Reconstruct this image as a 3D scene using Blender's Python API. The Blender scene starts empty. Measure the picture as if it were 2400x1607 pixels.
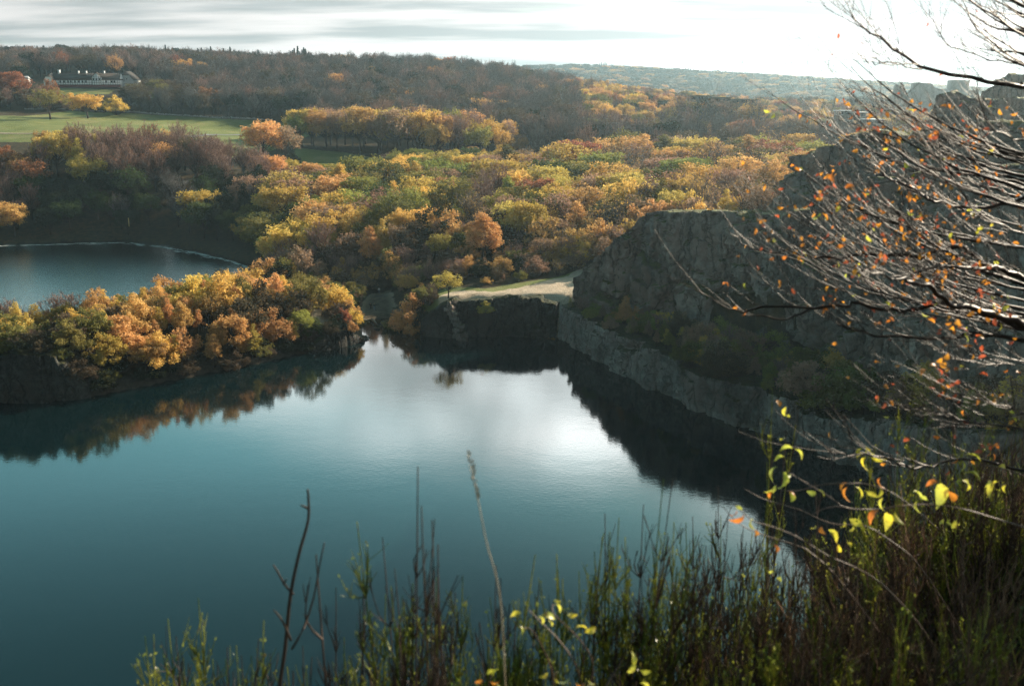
import bpy, math, random
import numpy as np
from mathutils import Vector, Matrix
R = math.radians
scene = bpy.context.scene
# ------------------------------------------------------------------ camera
F = 2333.33; PITCH = R(14.4); CAM = np.array([0.0, 0.0, 50.0])
CP, SP = math.cos(PITCH), math.sin(PITCH)
cam_d = bpy.data.cameras.new('camera'); cam = bpy.data.objects.new('camera', cam_d)
scene.collection.objects.link(cam); scene.camera = cam
cam.location = CAM; cam.rotation_euler = (math.pi/2 - PITCH, 0, 0)
cam_d.lens = 35; cam_d.sensor_width = 36; cam_d.clip_start = 0.1; cam_d.clip_end = 30000
cam_d.dof.use_dof = True; cam_d.dof.focus_distance = 120; cam_d.dof.aperture_fstop = 3.5
# ------------------------------------------------------------------ light
SUN_AZ, SUN_EL = R(49), R(21)     # azimuth is measured from the view direction towards the right
SUNV = (math.sin(SUN_AZ)*math.cos(SUN_EL), math.cos(SUN_AZ)*math.cos(SUN_EL), math.sin(SUN_EL))
sd = bpy.data.lights.new('sun', 'SUN'); so = bpy.data.objects.new('sun', sd); scene.collection.objects.link(so)
sd.energy = 5.0; sd.angle = R(0.6); sd.color = (1.0, 0.85, 0.66)
so.rotation_euler = Vector(SUNV).to_track_quat('Z', 'Y').to_euler()
so.location = (60, 40, 90)
scene.view_settings.view_transform = 'Standard'; scene.view_settings.look = 'None'
scene.view_settings.exposure = 1.2; scene.view_settings.gamma = 1.0
cy = scene.cycles
cy.max_bounces = 6; cy.diffuse_bounces = 2; cy.glossy_bounces = 3; cy.transmission_bounces = 3
cy.transparent_max_bounces = 8; cy.volume_bounces = 0; cy.caustics_reflective = False; cy.caustics_refractive = False
cy.use_denoising = True; cy.denoising_prefilter = 'NONE'; cy.sample_clamp_indirect = 4.0
try: cy.denoiser = 'OPENIMAGEDENOISE'
except Exception: pass

def N(nt, typ, **kw):
    n = nt.nodes.new(typ)
    for k, v in kw.items():
        if k.startswith('i_'):
            n.inputs[k[2:].replace('_', ' ')].default_value = v
        else: setattr(n, k, v)
    return n
def L(nt, a, b): nt.links.new(a, b)
def mth(nt, op, a, b=None, c=None, clamp=False):
    n = nt.nodes.new('ShaderNodeMath'); n.operation = op; n.use_clamp = clamp
    for i, x in enumerate((a, b, c)):
        if x is None: continue
        if isinstance(x, (int, float)): n.inputs[i].default_value = x
        else: nt.links.new(x, n.inputs[i])
    return n.outputs[0]
def ramp(nt, fac, stops):
    n = nt.nodes.new('ShaderNodeValToRGB'); r = n.color_ramp
    while len(r.elements) > 1: r.elements.remove(r.elements[-1])
    r.elements[0].position = stops[0][0]; r.elements[0].color = (*stops[0][1], 1)
    for p, c in stops[1:]:
        e = r.elements.new(p); e.color = (*c, 1)
    nt.links.new(fac, n.inputs[0]); return n.outputs[0]
def mixc(nt, fac, a, b, typ='MIX'):
    n = nt.nodes.new('ShaderNodeMix'); n.data_type = 'RGBA'; n.blend_type = typ
    for s, x in ((n.inputs[0], fac), (n.inputs[6], a), (n.inputs[7], b)):
        if isinstance(x, (int, float)): s.default_value = x
        elif isinstance(x, tuple): s.default_value = (*x, 1) if len(x) == 3 else x
        else: nt.links.new(x, s)
    return n.outputs[2]

# ------------------------------------------------------------------ sky
world = bpy.data.worlds.new('World'); scene.world = world; world.use_nodes = True
nt = world.node_tree; nt.nodes.clear()
out = N(nt, 'ShaderNodeOutputWorld'); bg = N(nt, 'ShaderNodeBackground'); L(nt, bg.outputs[0], out.inputs[0])
sky = N(nt, 'ShaderNodeTexSky', sky_type='NISHITA', sun_disc=False, sun_elevation=SUN_EL, sun_rotation=SUN_AZ,
        altitude=50, air_density=1.0, dust_density=1.5, ozone_density=1.5)
tc = N(nt, 'ShaderNodeTexCoord'); sep = N(nt, 'ShaderNodeSeparateXYZ'); L(nt, tc.outputs['Generated'], sep.inputs[0])
X, Y, Z = sep.outputs
zc = mth(nt, 'MAXIMUM', Z, 0.0)
den = mth(nt, 'ADD', zc, 0.09)
comb = N(nt, 'ShaderNodeCombineXYZ'); L(nt, mth(nt, 'DIVIDE', X, den), comb.inputs[0]); L(nt, mth(nt, 'DIVIDE', Y, den), comb.inputs[1])
mp = N(nt, 'ShaderNodeMapping'); L(nt, comb.outputs[0], mp.inputs[0]); mp.inputs['Location'].default_value = (3.1, 1.7, 0)
mp.inputs['Scale'].default_value = (0.42, 0.62, 1)
nz = N(nt, 'ShaderNodeTexNoise'); nz.inputs['Scale'].default_value = 1.0; nz.inputs['Detail'].default_value = 7; nz.inputs['Roughness'].default_value = 0.52
L(nt, mp.outputs[0], nz.inputs['Vector'])
# cover: dense near the horizon, broken higher up
dot = N(nt, 'ShaderNodeVectorMath', operation='DOT_PRODUCT'); L(nt, tc.outputs['Generated'], dot.inputs[0])
SKYB = Vector((math.sin(R(34)), math.cos(R(34)), 0.30)).normalized()
dot.inputs[1].default_value = SKYB
glow = mth(nt, 'POWER', mth(nt, 'MAXIMUM', dot.outputs['Value'], 0.0), 5.0)
edge_ = mth(nt, 'SUBTRACT', mth(nt, 'ADD', 0.388, mth(nt, 'MULTIPLY', X, 0.20)), zc)
cover = mth(nt, 'MINIMUM', mth(nt, 'MAXIMUM', mth(nt, 'MULTIPLY', edge_, 2.6), -0.14), 0.34)
msk = mth(nt, 'ADD', nz.outputs[0], cover)
mask = N(nt, 'ShaderNodeMapRange', interpolation_type='SMOOTHSTEP'); L(nt, msk, mask.inputs[0])
mask.inputs[1].default_value = 0.44; mask.inputs[2].default_value = 0.72
# second noise: grey bellies of the clouds
mp2 = N(nt, 'ShaderNodeMapping'); L(nt, comb.outputs[0], mp2.inputs[0]); mp2.inputs['Location'].default_value = (7.3, 0.4, 0); mp2.inputs['Scale'].default_value = (0.50, 1.15, 1)
nz2 = N(nt, 'ShaderNodeTexNoise'); nz2.inputs['Scale'].default_value = 1.0; nz2.inputs['Detail'].default_value = 6; nz2.inputs['Roughness'].default_value = 0.5
L(nt, mp2.outputs[0], nz2.inputs['Vector'])
bel = N(nt, 'ShaderNodeMapRange', interpolation_type='SMOOTHSTEP'); L(nt, nz2.outputs[0], bel.inputs[0])
bel.inputs[1].default_value = 0.38; bel.inputs[2].default_value = 0.62
ccol = mixc(nt, bel.outputs[0], (0.48, 0.53, 0.53), (0.95, 0.93, 0.91))
cb = mth(nt, 'ADD', 0.52, mth(nt, 'MULTIPLY', glow, 0.70))
# the cloud banks before the sun are bright from about ten degrees up, and thin out higher
elev = ramp(nt, Z, [(0.0, (.16,)*3), (0.08, (.16,)*3), (0.15, (.60,)*3), (0.23, (1.0,)*3), (0.35, (1.0,)*3), (0.41, (.60,)*3), (0.48, (.26,)*3), (0.56, (.08,)*3), (1.0, (.06,)*3)])
hd = N(nt, 'ShaderNodeVectorMath', operation='DOT_PRODUCT'); L(nt, tc.outputs['Generated'], hd.inputs[0]); hd.inputs[1].default_value = (math.sin(R(14)), math.cos(R(14)), 0)
front = mth(nt, 'ADD', 0.25, mth(nt, 'MULTIPLY', mth(nt, 'POWER', mth(nt, 'MAXIMUM', hd.outputs['Value'], 0.0), 3.0), 0.75))
lift = mth(nt, 'MULTIPLY', mth(nt, 'MAXIMUM', mth(nt, 'MULTIPLY', elev, 6.6), 0.0), mth(nt, 'ADD', mth(nt, 'MULTIPLY', mth(nt, 'SUBTRACT', 1.0, front), 0.0), 1.0))
lift = mth(nt, 'ADD', 1.0, mth(nt, 'MULTIPLY', mth(nt, 'SUBTRACT', lift, 1.0), front))
pv_ = N(nt, 'ShaderNodeCombineXYZ'); L(nt, mth(nt, 'MULTIPLY', X, 5.0), pv_.inputs[0]); L(nt, mth(nt, 'MULTIPLY', Z, 8.0), pv_.inputs[1])
n3_ = N(nt, 'ShaderNodeTexNoise'); n3_.inputs['Scale'].default_value = 1.0; n3_.inputs['Detail'].default_value = 5; L(nt, pv_.outputs[0], n3_.inputs['Vector'])
pt_ = N(nt, 'ShaderNodeMapRange', interpolation_type='SMOOTHSTEP'); L(nt, n3_.outputs[0], pt_.inputs[0]); pt_.inputs[1].default_value = 0.38; pt_.inputs[2].default_value = 0.62; pt_.inputs[3].default_value = 0.42; pt_.inputs[4].default_value = 1.35
up_ = N(nt, 'ShaderNodeMapRange', interpolation_type='SMOOTHSTEP'); L(nt, Z, up_.inputs[0]); up_.inputs[1].default_value = 0.10; up_.inputs[2].default_value = 0.20
ptm = mth(nt, 'ADD', 1.0, mth(nt, 'MULTIPLY', mth(nt, 'SUBTRACT', pt_.outputs[0], 1.0), up_.outputs[0]))
cb = mth(nt, 'MULTIPLY', mth(nt, 'MULTIPLY', cb, lift), ptm)
cc = N(nt, 'ShaderNodeVectorMath', operation='SCALE'); L(nt, ccol, cc.inputs[0]); L(nt, cb, cc.inputs['Scale'])
skt = mixc(nt, 1.0, sky.outputs[0], (0.082, 0.133, 0.100), 'MULTIPLY')
skc = N(nt, 'ShaderNodeVectorMath', operation='SCALE'); L(nt, skt, skc.inputs[0]); L(nt, mth(nt, 'MULTIPLY', mth(nt, 'ADD', 0.45, mth(nt, 'MULTIPLY', lift, 0.55)), 1.0), skc.inputs['Scale'])
fin = mixc(nt, mask.outputs[0], skc.outputs[0], cc.outputs[0])
back = N(nt, 'ShaderNodeMapRange', interpolation_type='SMOOTHSTEP'); L(nt, hd.outputs['Value'], back.inputs[0]); back.inputs[1].default_value = -0.4; back.inputs[2].default_value = 0.7; back.inputs[3].default_value = 0.5; back.inputs[4].default_value = 1.0
fs = N(nt, 'ShaderNodeVectorMath', operation='SCALE'); L(nt, fin, fs.inputs[0]); L(nt, back.outputs[0], fs.inputs['Scale']); fin = fs.outputs[0]
L(nt, fin, bg.inputs[0]); bg.inputs[1].default_value = 0.72

# ------------------------------------------------------------------ basics
rng = np.random.default_rng(7)
def ray(u, v):
    a = (u-1200)/F; b = (803.5-v)/F
    return np.array([a, CP + b*SP, -SP + b*CP])
def at_z(u, v, z):
    d = ray(u, v); return CAM + d*((z-CAM[2])/d[2])
def at_y(u, v, y):
    d = ray(u, v); return CAM + d*(y/d[1])
def tag(o, label=None, cat=None, group=None, kind=None):
    if label: o['label'] = label
    if cat: o['category'] = cat
    if group: o['group'] = group
    if kind: o['kind'] = kind
    return o
def mesh_np(name, V, polys, mats, mat_idx=None, smooth=False):
    """polys: list of int arrays (n,k)"""
    V = np.asarray(V, dtype=np.float32)
    me = bpy.data.meshes.new(name)
    polys = [np.asarray(p, dtype=np.int32) for p in polys if len(p)]
    tot = sum(p.size for p in polys); npoly = sum(len(p) for p in polys)
    me.vertices.add(len(V)); me.vertices.foreach_set('co', V.ravel())
    me.loops.add(tot); me.polygons.add(npoly)
    me.loops.foreach_set('vertex_index', np.concatenate([p.ravel() for p in polys]))
    sizes = np.concatenate([np.full(len(p), p.shape[1], dtype=np.int32) for p in polys])
    starts = np.concatenate([[0], np.cumsum(sizes)[:-1]]).astype(np.int32)
    me.polygons.foreach_set('loop_start', starts)
    if not isinstance(mats, (list, tuple)): mats = [mats]
    for m in mats: me.materials.append(m)
    if mat_idx is not None: me.polygons.foreach_set('material_index', np.asarray(mat_idx, dtype=np.int32))
    if smooth: me.polygons.foreach_set('use_smooth', np.ones(npoly, dtype=bool))
    me.update(calc_edges=True)
    return me
def obj(name, me, parent=None, loc=(0, 0, 0)):
    o = bpy.data.objects.new(name, me); scene.collection.objects.link(o)
    o.location = loc
    if parent: o.parent = parent
    return o
def empty(name, loc, rz=0.0, s=1.0):
    o = bpy.data.objects.new(name, None); scene.collection.objects.link(o)
    o.empty_display_size = 0.2
    o.location = loc; o.rotation_euler = (0, 0, rz); o.scale = (s, s, s); return o
class MB:
    """collects boxes, tubes and loose faces, builds one mesh"""
    def __init__(s): s.V = []; s.n = 0; s.P = {}
    def add(s, V, polys):
        V = np.asarray(V, dtype=float); 
        for p in polys:
            p = np.asarray(p)
            if len(p): s.P.setdefault(p.shape[1], []).append(p + s.n)
        s.V.append(V); s.n += len(V); return s
    def box(s, x0, x1, y0, y1, z0, z1, rot=0, piv=(0, 0)):
        V = np.array([[x, y, z] for z in (z0, z1) for (x, y) in ((x0, y0), (x1, y0), (x1, y1), (x0, y1))], float)
        if rot:
            c, q = math.cos(rot), math.sin(rot); d = V[:, :2]-piv
            V[:, 0] = piv[0]+d[:, 0]*c-d[:, 1]*q; V[:, 1] = piv[1]+d[:, 0]*q+d[:, 1]*c
        return s.add(V, [[(0, 3, 2, 1), (4, 5, 6, 7), (0, 1, 5, 4), (1, 2, 6, 5), (2, 3, 7, 6), (3, 0, 4, 7)]])
    def tube(s, pts, rad, k=6, cap=True):
        pts = np.asarray(pts, float); n = len(pts)
        rad = np.broadcast_to(np.asarray(rad, float), (n,))
        t = np.gradient(pts, axis=0); t /= np.linalg.norm(t, axis=1)[:, None]+1e-12
        ref = np.where(np.abs(t[:, 2:3]) > 0.9, np.array([[1., 0, 0]]), np.array([[0, 0, 1.]]))
        a = np.cross(t, ref); a /= np.linalg.norm(a, axis=1)[:, None]+1e-12
        b = np.cross(t, a)
        th = np.arange(k)*2*math.pi/k
        ring = pts[:, None, :] + rad[:, None, None]*(np.cos(th)[None, :, None]*a[:, None, :] + np.sin(th)[None, :, None]*b[:, None, :])
        i = np.arange(n-1)[:, None]*k; j = np.arange(k)[None, :]; j2 = (j+1) % k
        q = np.stack([i+j, i+j2, i+k+j2, i+k+j], -1).reshape(-1, 4)
        P = [q]
        if cap: P += [np.array([list(range(k))[::-1]]), np.array([[(n-1)*k+x for x in range(k)]])]
        return s.add(ring.reshape(-1, 3), P)
    def prism(s, poly, z0, z1):
        n = len(poly); V = [(x, y, z0) for x, y in poly]+[(x, y, z1) for x, y in poly]
        return s.add(V, [[list(range(n))[::-1]], [list(range(n, 2*n))], [(i, (i+1) % n, n+(i+1) % n, n+i) for i in range(n)]])
    def mesh(s, name, mat, smooth=False):
        return mesh_np(name, np.concatenate(s.V), [np.concatenate(v) for v in s.P.values()], mat, smooth=smooth)
    def build(s, name, mat, parent=None, smooth=False, loc=(0, 0, 0)):
        return obj(name, s.mesh(name, mat, smooth), parent, loc)

# value noise and cells
def _h(ix, iy, iz, seed):
    h = (ix.astype(np.int64)*374761393 + iy.astype(np.int64)*668265263 + iz.astype(np.int64)*2147483647 + seed*1274126177) & 0xffffffff
    h = ((h ^ (h >> 13))*1274126177) & 0xffffffff
    h = ((h ^ (h >> 16))*2246822519) & 0xffffffff
    return ((h ^ (h >> 15)) & 0xffffff)/float(0xffffff)
def vnoise(x, y, z=None, seed=0):
    x = np.asarray(x, float); y = np.asarray(y, float); z = np.zeros_like(x) if z is None else np.asarray(z, float)
    ix, iy, iz = np.floor(x), np.floor(y), np.floor(z); fx, fy, fz = x-ix, y-iy, z-iz
    fx, fy, fz = [f*f*(3-2*f) for f in (fx, fy, fz)]
    r = 0
    for dz in (0, 1):
        for dy in (0, 1):
            for dx in (0, 1):
                w = (fx if dx else 1-fx)*(fy if dy else 1-fy)*(fz if dz else 1-fz)
                r = r + w*_h(ix+dx, iy+dy, iz+dz, seed)
    return r
def fbm(x, y, z=None, seed=0, oct=4):
    r = 0; a = 0.5; s = 1.0; t = 0
    for o in range(oct):
        r = r + a*vnoise(np.asarray(x)*s, np.asarray(y)*s, None if z is None else np.asarray(z)*s, seed+o*17); t += a; a *= 0.5; s *= 2.03
    return r/t
def cells(x, y, seed):
    """nearest jittered cell: returns id-noise a, b, edge distance, local offset"""
    ix, iy = np.floor(x), np.floor(y)
    d1 = np.full(x.shape, 9.); d2 = np.full(x.shape, 9.); ia = np.zeros(x.shape); ib = np.zeros(x.shape); lx = np.zeros(x.shape); ly = np.zeros(x.shape)
    z0 = np.zeros_like(x)
    for dy in (-1, 0, 1):
        for dx in (-1, 0, 1):
            cx = ix+dx+0.15+0.7*_h(ix+dx, iy+dy, z0, seed); cyy = iy+dy+0.15+0.7*_h(ix+dx, iy+dy, z0, seed+1)
            d = np.maximum(np.abs(x-cx), np.abs(y-cyy))*0.6+np.hypot(x-cx, y-cyy)*0.4
            c = d < d1
            d2 = np.where(c, d1, np.minimum(d2, d)); 
            ia = np.where(c, _h(ix+dx, iy+dy, z0, seed+2), ia); ib = np.where(c, _h(ix+dx, iy+dy, z0, seed+3), ib)
            lx = np.where(c, x-cx, lx); ly = np.where(c, y-cyy, ly)
            d1 = np.where(c, d, d1)
    return ia, ib, d2-d1, lx, ly
# ------------------------------------------------------------------ materials
def mat(name):
    m = bpy.data.materials.new(name); m.use_nodes = True; nt = m.node_tree
    b = nt.nodes['Principled BSDF']; return m, nt, b
def simple(name, col, rough=0.8, spec=0.3, var=0.25, scale=3.0, metallic=0):
    m, nt, b = mat(name); b.inputs['Roughness'].default_value = rough; b.inputs['Specular IOR Level'].default_value = spec
    b.inputs['Metallic'].default_value = metallic
    tc = N(nt, 'ShaderNodeTexCoord'); nz = N(nt, 'ShaderNodeTexNoise'); nz.inputs['Scale'].default_value = scale; nz.inputs['Detail'].default_value = 4
    L(nt, tc.outputs['Object'], nz.inputs['Vector'])
    c = ramp(nt, nz.outputs[0], [(0.3, tuple(x*(1-var) for x in col)), (0.7, tuple(min(1, x*(1+var)) for x in col))])
    L(nt, c, b.inputs['Base Color']); return m
def leaf_mat(name, col, col2, trans=0.35, rough=0.6, noise=0.5):
    """leaf: colour wanders between col and col2 through the crown and from tree to tree"""
    m, nt, b = mat(name); nt.nodes.remove(b); out = nt.nodes['Material Output']
    oi = N(nt, 'ShaderNodeObjectInfo'); tc = N(nt, 'ShaderNodeTexCoord')
    nz = N(nt, 'ShaderNodeTexNoise'); nz.inputs['Scale'].default_value = noise; nz.inputs['Detail'].default_value = 5; nz.inputs['Roughness'].default_value = 0.75
    L(nt, tc.outputs['Object'], nz.inputs['Vector'])
    f = mth(nt, 'ADD', mth(nt, 'MULTIPLY', mth(nt, 'SUBTRACT', nz.outputs[0], 0.5), 2.4), mth(nt, 'ADD', 0.25, mth(nt, 'MULTIPLY', oi.outputs['Random'], 0.5)), clamp=True)
    c = mixc(nt, f, col, col2)
    hsv = N(nt, 'ShaderNodeHueSaturation'); L(nt, c, hsv.inputs['Color'])
    L(nt, mth(nt, 'ADD', 0.485, mth(nt, 'MULTIPLY', oi.outputs['Random'], 0.03)), hsv.inputs['Hue'])
    r2 = mth(nt, 'FRACT', mth(nt, 'MULTIPLY', oi.outputs['Random'], 37.7))
    L(nt, mth(nt, 'ADD', 0.75, mth(nt, 'MULTIPLY', r2, 0.5)), hsv.inputs['Value'])
    d = N(nt, 'ShaderNodeBsdfDiffuse'); t = N(nt, 'ShaderNodeBsdfTranslucent'); L(nt, hsv.outputs[0], d.inputs[0]); L(nt, hsv.outputs[0], t.inputs[0])
    mx = N(nt, 'ShaderNodeMixShader'); mx.inputs[0].default_value = trans; L(nt, d.outputs[0], mx.inputs[1]); L(nt, t.outputs[0], mx.inputs[2])
    L(nt, mx.outputs[0], out.inputs[0]); return m
LEAF = {
 'golden': leaf_mat('leaf_golden', (0.76, 0.54, 0.15), (0.58, 0.38, 0.11)),
 'amber': leaf_mat('leaf_amber', (0.70, 0.44, 0.17), (0.50, 0.29, 0.12)),
 'rust': leaf_mat('leaf_rust', (0.42, 0.18, 0.09), (0.27, 0.13, 0.08)),
 'yellow': leaf_mat('leaf_yellow', (0.64, 0.51, 0.15), (0.42, 0.32, 0.09)),
 'lime': leaf_mat('leaf_lime', (0.40, 0.39, 0.10), (0.20, 0.22, 0.06)),
 'olive': leaf_mat('leaf_olive', (0.27, 0.24, 0.07), (0.13, 0.13, 0.05)),
 'green': leaf_mat('leaf_green', (0.10, 0.13, 0.045), (0.05, 0.07, 0.03)),
 'pink': leaf_mat('leaf_pink_brown', (0.42, 0.27, 0.17), (0.25, 0.17, 0.12)),
 'dark': leaf_mat('leaf_dark', (0.04, 0.05, 0.028), (0.025, 0.032, 0.02), trans=0.2),
 'needle': leaf_mat('needles', (0.020, 0.034, 0.024), (0.012, 0.022, 0.016), trans=0.1),
 'brown': leaf_mat('leaf_brown', (0.17, 0.125, 0.08), (0.09, 0.075, 0.05), trans=0.25),
}
def bark_mat(name, col):
    m, nt, b = mat(name); oi = N(nt, 'ShaderNodeObjectInfo')
    c = mixc(nt, oi.outputs['Random'], tuple(x*0.75 for x in col), tuple(x*1.25 for x in col))
    L(nt, c, b.inputs['Base Color']); b.inputs['Roughness'].default_value = 0.85; b.inputs['Specular IOR Level'].default_value = 0.15; return m
BARK = bark_mat('bark_brown', (0.055, 0.042, 0.035)); BARKP = bark_mat('bark_pale', (0.30, 0.27, 0.23)); TWIG = bark_mat('twig_grey', (0.145, 0.135, 0.128)); TWIGP = bark_mat('twig_purple', (0.27, 0.18, 0.15))

# rock
def rock_mat(name, base, red, pale, scale=1.0, moss=1.0):
    m, nt, b = mat(name); tc = N(nt, 'ShaderNodeTexCoord')
    def nzz(sc, det=6, rough=0.6, vs=(1, 1, 1)):
        mp = N(nt, 'ShaderNodeMapping'); mp.inputs['Scale'].default_value = vs; L(nt, tc.outputs['Object'], mp.inputs[0])
        n = N(nt, 'ShaderNodeTexNoise'); n.inputs['Scale'].default_value = sc*scale; n.inputs['Detail'].default_value = det; n.inputs['Roughness'].default_value = rough
        L(nt, mp.outputs[0], n.inputs['Vector']); return n.outputs[0]
    n1 = nzz(0.12, 5); n2 = nzz(0.9, 8, 0.7); n3 = nzz(0.5, 6, 0.6, (1, 1, 0.12)); n4 = nzz(0.25, 5, 0.6, (1, 1, 0.2))
    c = ramp(nt, n2, [(0.25, tuple(x*0.40 for x in base)), (0.5, base), (0.75, tuple(x*1.7 for x in base))])
    nb_ = nzz(0.07, 4); c = mixc(nt, 1.0, c, ramp(nt, nb_, [(0.36, (.45, .45, .45)), (0.50, (1, 1, 1)), (0.66, (1.5, 1.5, 1.5))]), 'MULTIPLY')
    nh = nzz(0.35, 5, 0.6, (0.25, 0.25, 1.6)); c = mixc(nt, ramp(nt, nh, [(0.58, (0, 0, 0)), (0.66, (.6, .6, .6))]), c, tuple(x*0.4 for x in base))
    rf = ramp(nt, n1, [(0.46, (0, 0, 0)), (0.62, (1, 1, 1))])
    c = mixc(nt, mth(nt, 'MULTIPLY', rf, 0.65), c, red)
    c = mixc(nt, ramp(nt, n3, [(0.56, (0, 0, 0)), (0.68, (.7, .7, .7))]), c, tuple(x*0.32 for x in base))
    c = mixc(nt, ramp(nt, n4, [(0.60, (0, 0, 0)), (0.70, (.6, .6, .6))]), c, pale)
    # moss and grass on everything that faces up
    ge = N(nt, 'ShaderNodeNewGeometry'); sp = N(nt, 'ShaderNodeSeparateXYZ'); L(nt, ge.outputs['Normal'], sp.inputs[0])
    up = mth(nt, 'ADD', sp.outputs[2], mth(nt, 'MULTIPLY', mth(nt, 'SUBTRACT', n2, 0.5), 0.5))
    gm = ramp(nt, up, [(0.62, (0, 0, 0)), (0.80, (1, 1, 1))])
    gcol = ramp(nt, n2, [(0.35, tuple(x*moss for x in (0.04, 0.045, 0.016))), (0.5, tuple(x*moss for x in (0.11, 0.125, 0.03))), (0.65, tuple(x*moss for x in (0.17, 0.14, 0.06)))])
    c = mixc(nt, gm, c, gcol)
    crk_c = c; b.inputs['Roughness'].default_value = 0.85; b.inputs['Specular IOR Level'].default_value = 0.25
    bp = N(nt, 'ShaderNodeBump'); bp.inputs['Distance'].default_value = 1.3; bp.inputs['Strength'].default_value = 1.0
    vo = N(nt, 'ShaderNodeTexVoronoi', feature='DISTANCE_TO_EDGE'); vo.inputs['Scale'].default_value = 0.28*scale
    mpv = N(nt, 'ShaderNodeMapping'); mpv.inputs['Scale'].default_value = (1, 1, 0.26); wv = N(nt, 'ShaderNodeTexNoise'); wv.inputs['Scale'].default_value = 0.6
    L(nt, tc.outputs['Object'], wv.inputs['Vector'])
    ad = N(nt, 'ShaderNodeVectorMath', operation='MULTIPLY_ADD'); L(nt, wv.outputs['Color'], ad.inputs[0]); ad.inputs[1].default_value = (2.0, 2.0, 2.0); L(nt, tc.outputs['Object'], ad.inputs[2])
    L(nt, ad.outputs[0], mpv.inputs[0]); L(nt, mpv.outputs[0], vo.inputs['Vector'])
    crack = ramp(nt, vo.outputs[0], [(0.0, (0, 0, 0)), (0.075, (1, 1, 1))])
    L(nt, mixc(nt, mth(nt, 'MULTIPLY', mth(nt, 'SUBTRACT', 1.0, crack), mth(nt, 'ADD', 0.1, mth(nt, 'MULTIPLY', n1, 1.0))), crk_c, tuple(x*0.15 for x in base)), b.inputs['Base Color'])
    L(nt, mth(nt, 'ADD', mth(nt, 'MULTIPLY', n2, 0.9), mth(nt, 'MULTIPLY', crack, 0.35)), bp.inputs['Height'])
    L(nt, bp.outputs[0], b.inputs['Normal']); return m
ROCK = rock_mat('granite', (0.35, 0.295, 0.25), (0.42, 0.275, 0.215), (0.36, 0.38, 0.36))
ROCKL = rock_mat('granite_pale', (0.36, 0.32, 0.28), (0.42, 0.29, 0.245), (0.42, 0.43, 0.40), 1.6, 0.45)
ROCK_SHADE = rock_mat('granite_painted_shade', (0.055, 0.054, 0.046), (0.075, 0.056, 0.045), (0.10, 0.11, 0.10), 1.3, 0.45)  # shade of the camera-facing walls painted in as a darker base colour

# ground
def ground_mat():
    m, nt, b = mat('ground_cover'); at = N(nt, 'ShaderNodeAttribute', attribute_name='cover'); sp = N(nt, 'ShaderNodeSeparateColor'); L(nt, at.outputs['Color'], sp.inputs[0])
    tc = N(nt, 'ShaderNodeTexCoord')
    def nzz(sc, det=6):
        n = N(nt, 'ShaderNodeTexNoise'); n.inputs['Scale'].default_value = sc; n.inputs['Detail'].default_value = det; n.inputs['Roughness'].default_value = 0.65
        L(nt, tc.outputs['Object'], n.inputs['Vector']); return n.outputs[0]
    n1, n2, n3 = nzz(0.05), nzz(0.6), nzz(3.0)
    soil = ramp(nt, n2, [(0.3, (0.022, 0.02, 0.012)), (0.5, (0.05, 0.04, 0.022)), (0.7, (0.10, 0.065, 0.03))])
    grass = ramp(nt, n1, [(0.35, (0.09, 0.125, 0.04)), (0.5, (0.16, 0.19, 0.06)), (0.65, (0.28, 0.25, 0.11))])
    grass = mixc(nt, 0.35, grass, ramp(nt, n3, [(0.3, (0.06, 0.09, 0.02)), (0.7, (0.26, 0.26, 0.09))]))
    sand = ramp(nt, n3, [(0.3, (0.38, 0.29, 0.20)), (0.55, (0.55, 0.44, 0.33)), (0.75, (0.64, 0.53, 0.41))])
    sand = mixc(nt, ramp(nt, n2, [(0.45, (0, 0, 0)), (0.7, (.5, .5, .5))]), sand, (0.23, 0.20, 0.14))
    sand = mixc(nt, at.outputs['Alpha'], sand, mixc(nt, ramp(nt, n2, [(.4, (0, 0, 0)), (.6, (1, 1, 1))]), (0.06, 0.05, 0.035), (0.15, 0.115, 0.08)))  # beach shade painted as darker sand, masked by the alpha channel
    jit = mth(nt, 'MULTIPLY', mth(nt, 'SUBTRACT', n2, 0.5), 1.0)
    def edge(ch):
        return ramp(nt, mth(nt, 'ADD', ch, jit), [(0.38, (0, 0, 0)), (0.58, (1, 1, 1))])
    c = mixc(nt, edge(sp.outputs[1]), soil, grass)
    c = mixc(nt, edge(sp.outputs[0]), c, sand)
    rockc = ramp(nt, n2, [(0.3, (0.03, 0.028, 0.022)), (0.6, (0.075, 0.065, 0.05))])
    c = mixc(nt, edge(sp.outputs[2]), c, rockc)
    L(nt, c, b.inputs['Base Color']); b.inputs['Roughness'].default_value = 0.95; b.inputs['Specular IOR Level'].default_value = 0.1
    bp = N(nt, 'ShaderNodeBump'); bp.inputs['Distance'].default_value = 0.5; bp.inputs['Strength'].default_value = 0.6; L(nt, n3, bp.inputs['Height']); L(nt, bp.outputs[0], b.inputs['Normal'])
    return m
GROUND = ground_mat()
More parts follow.
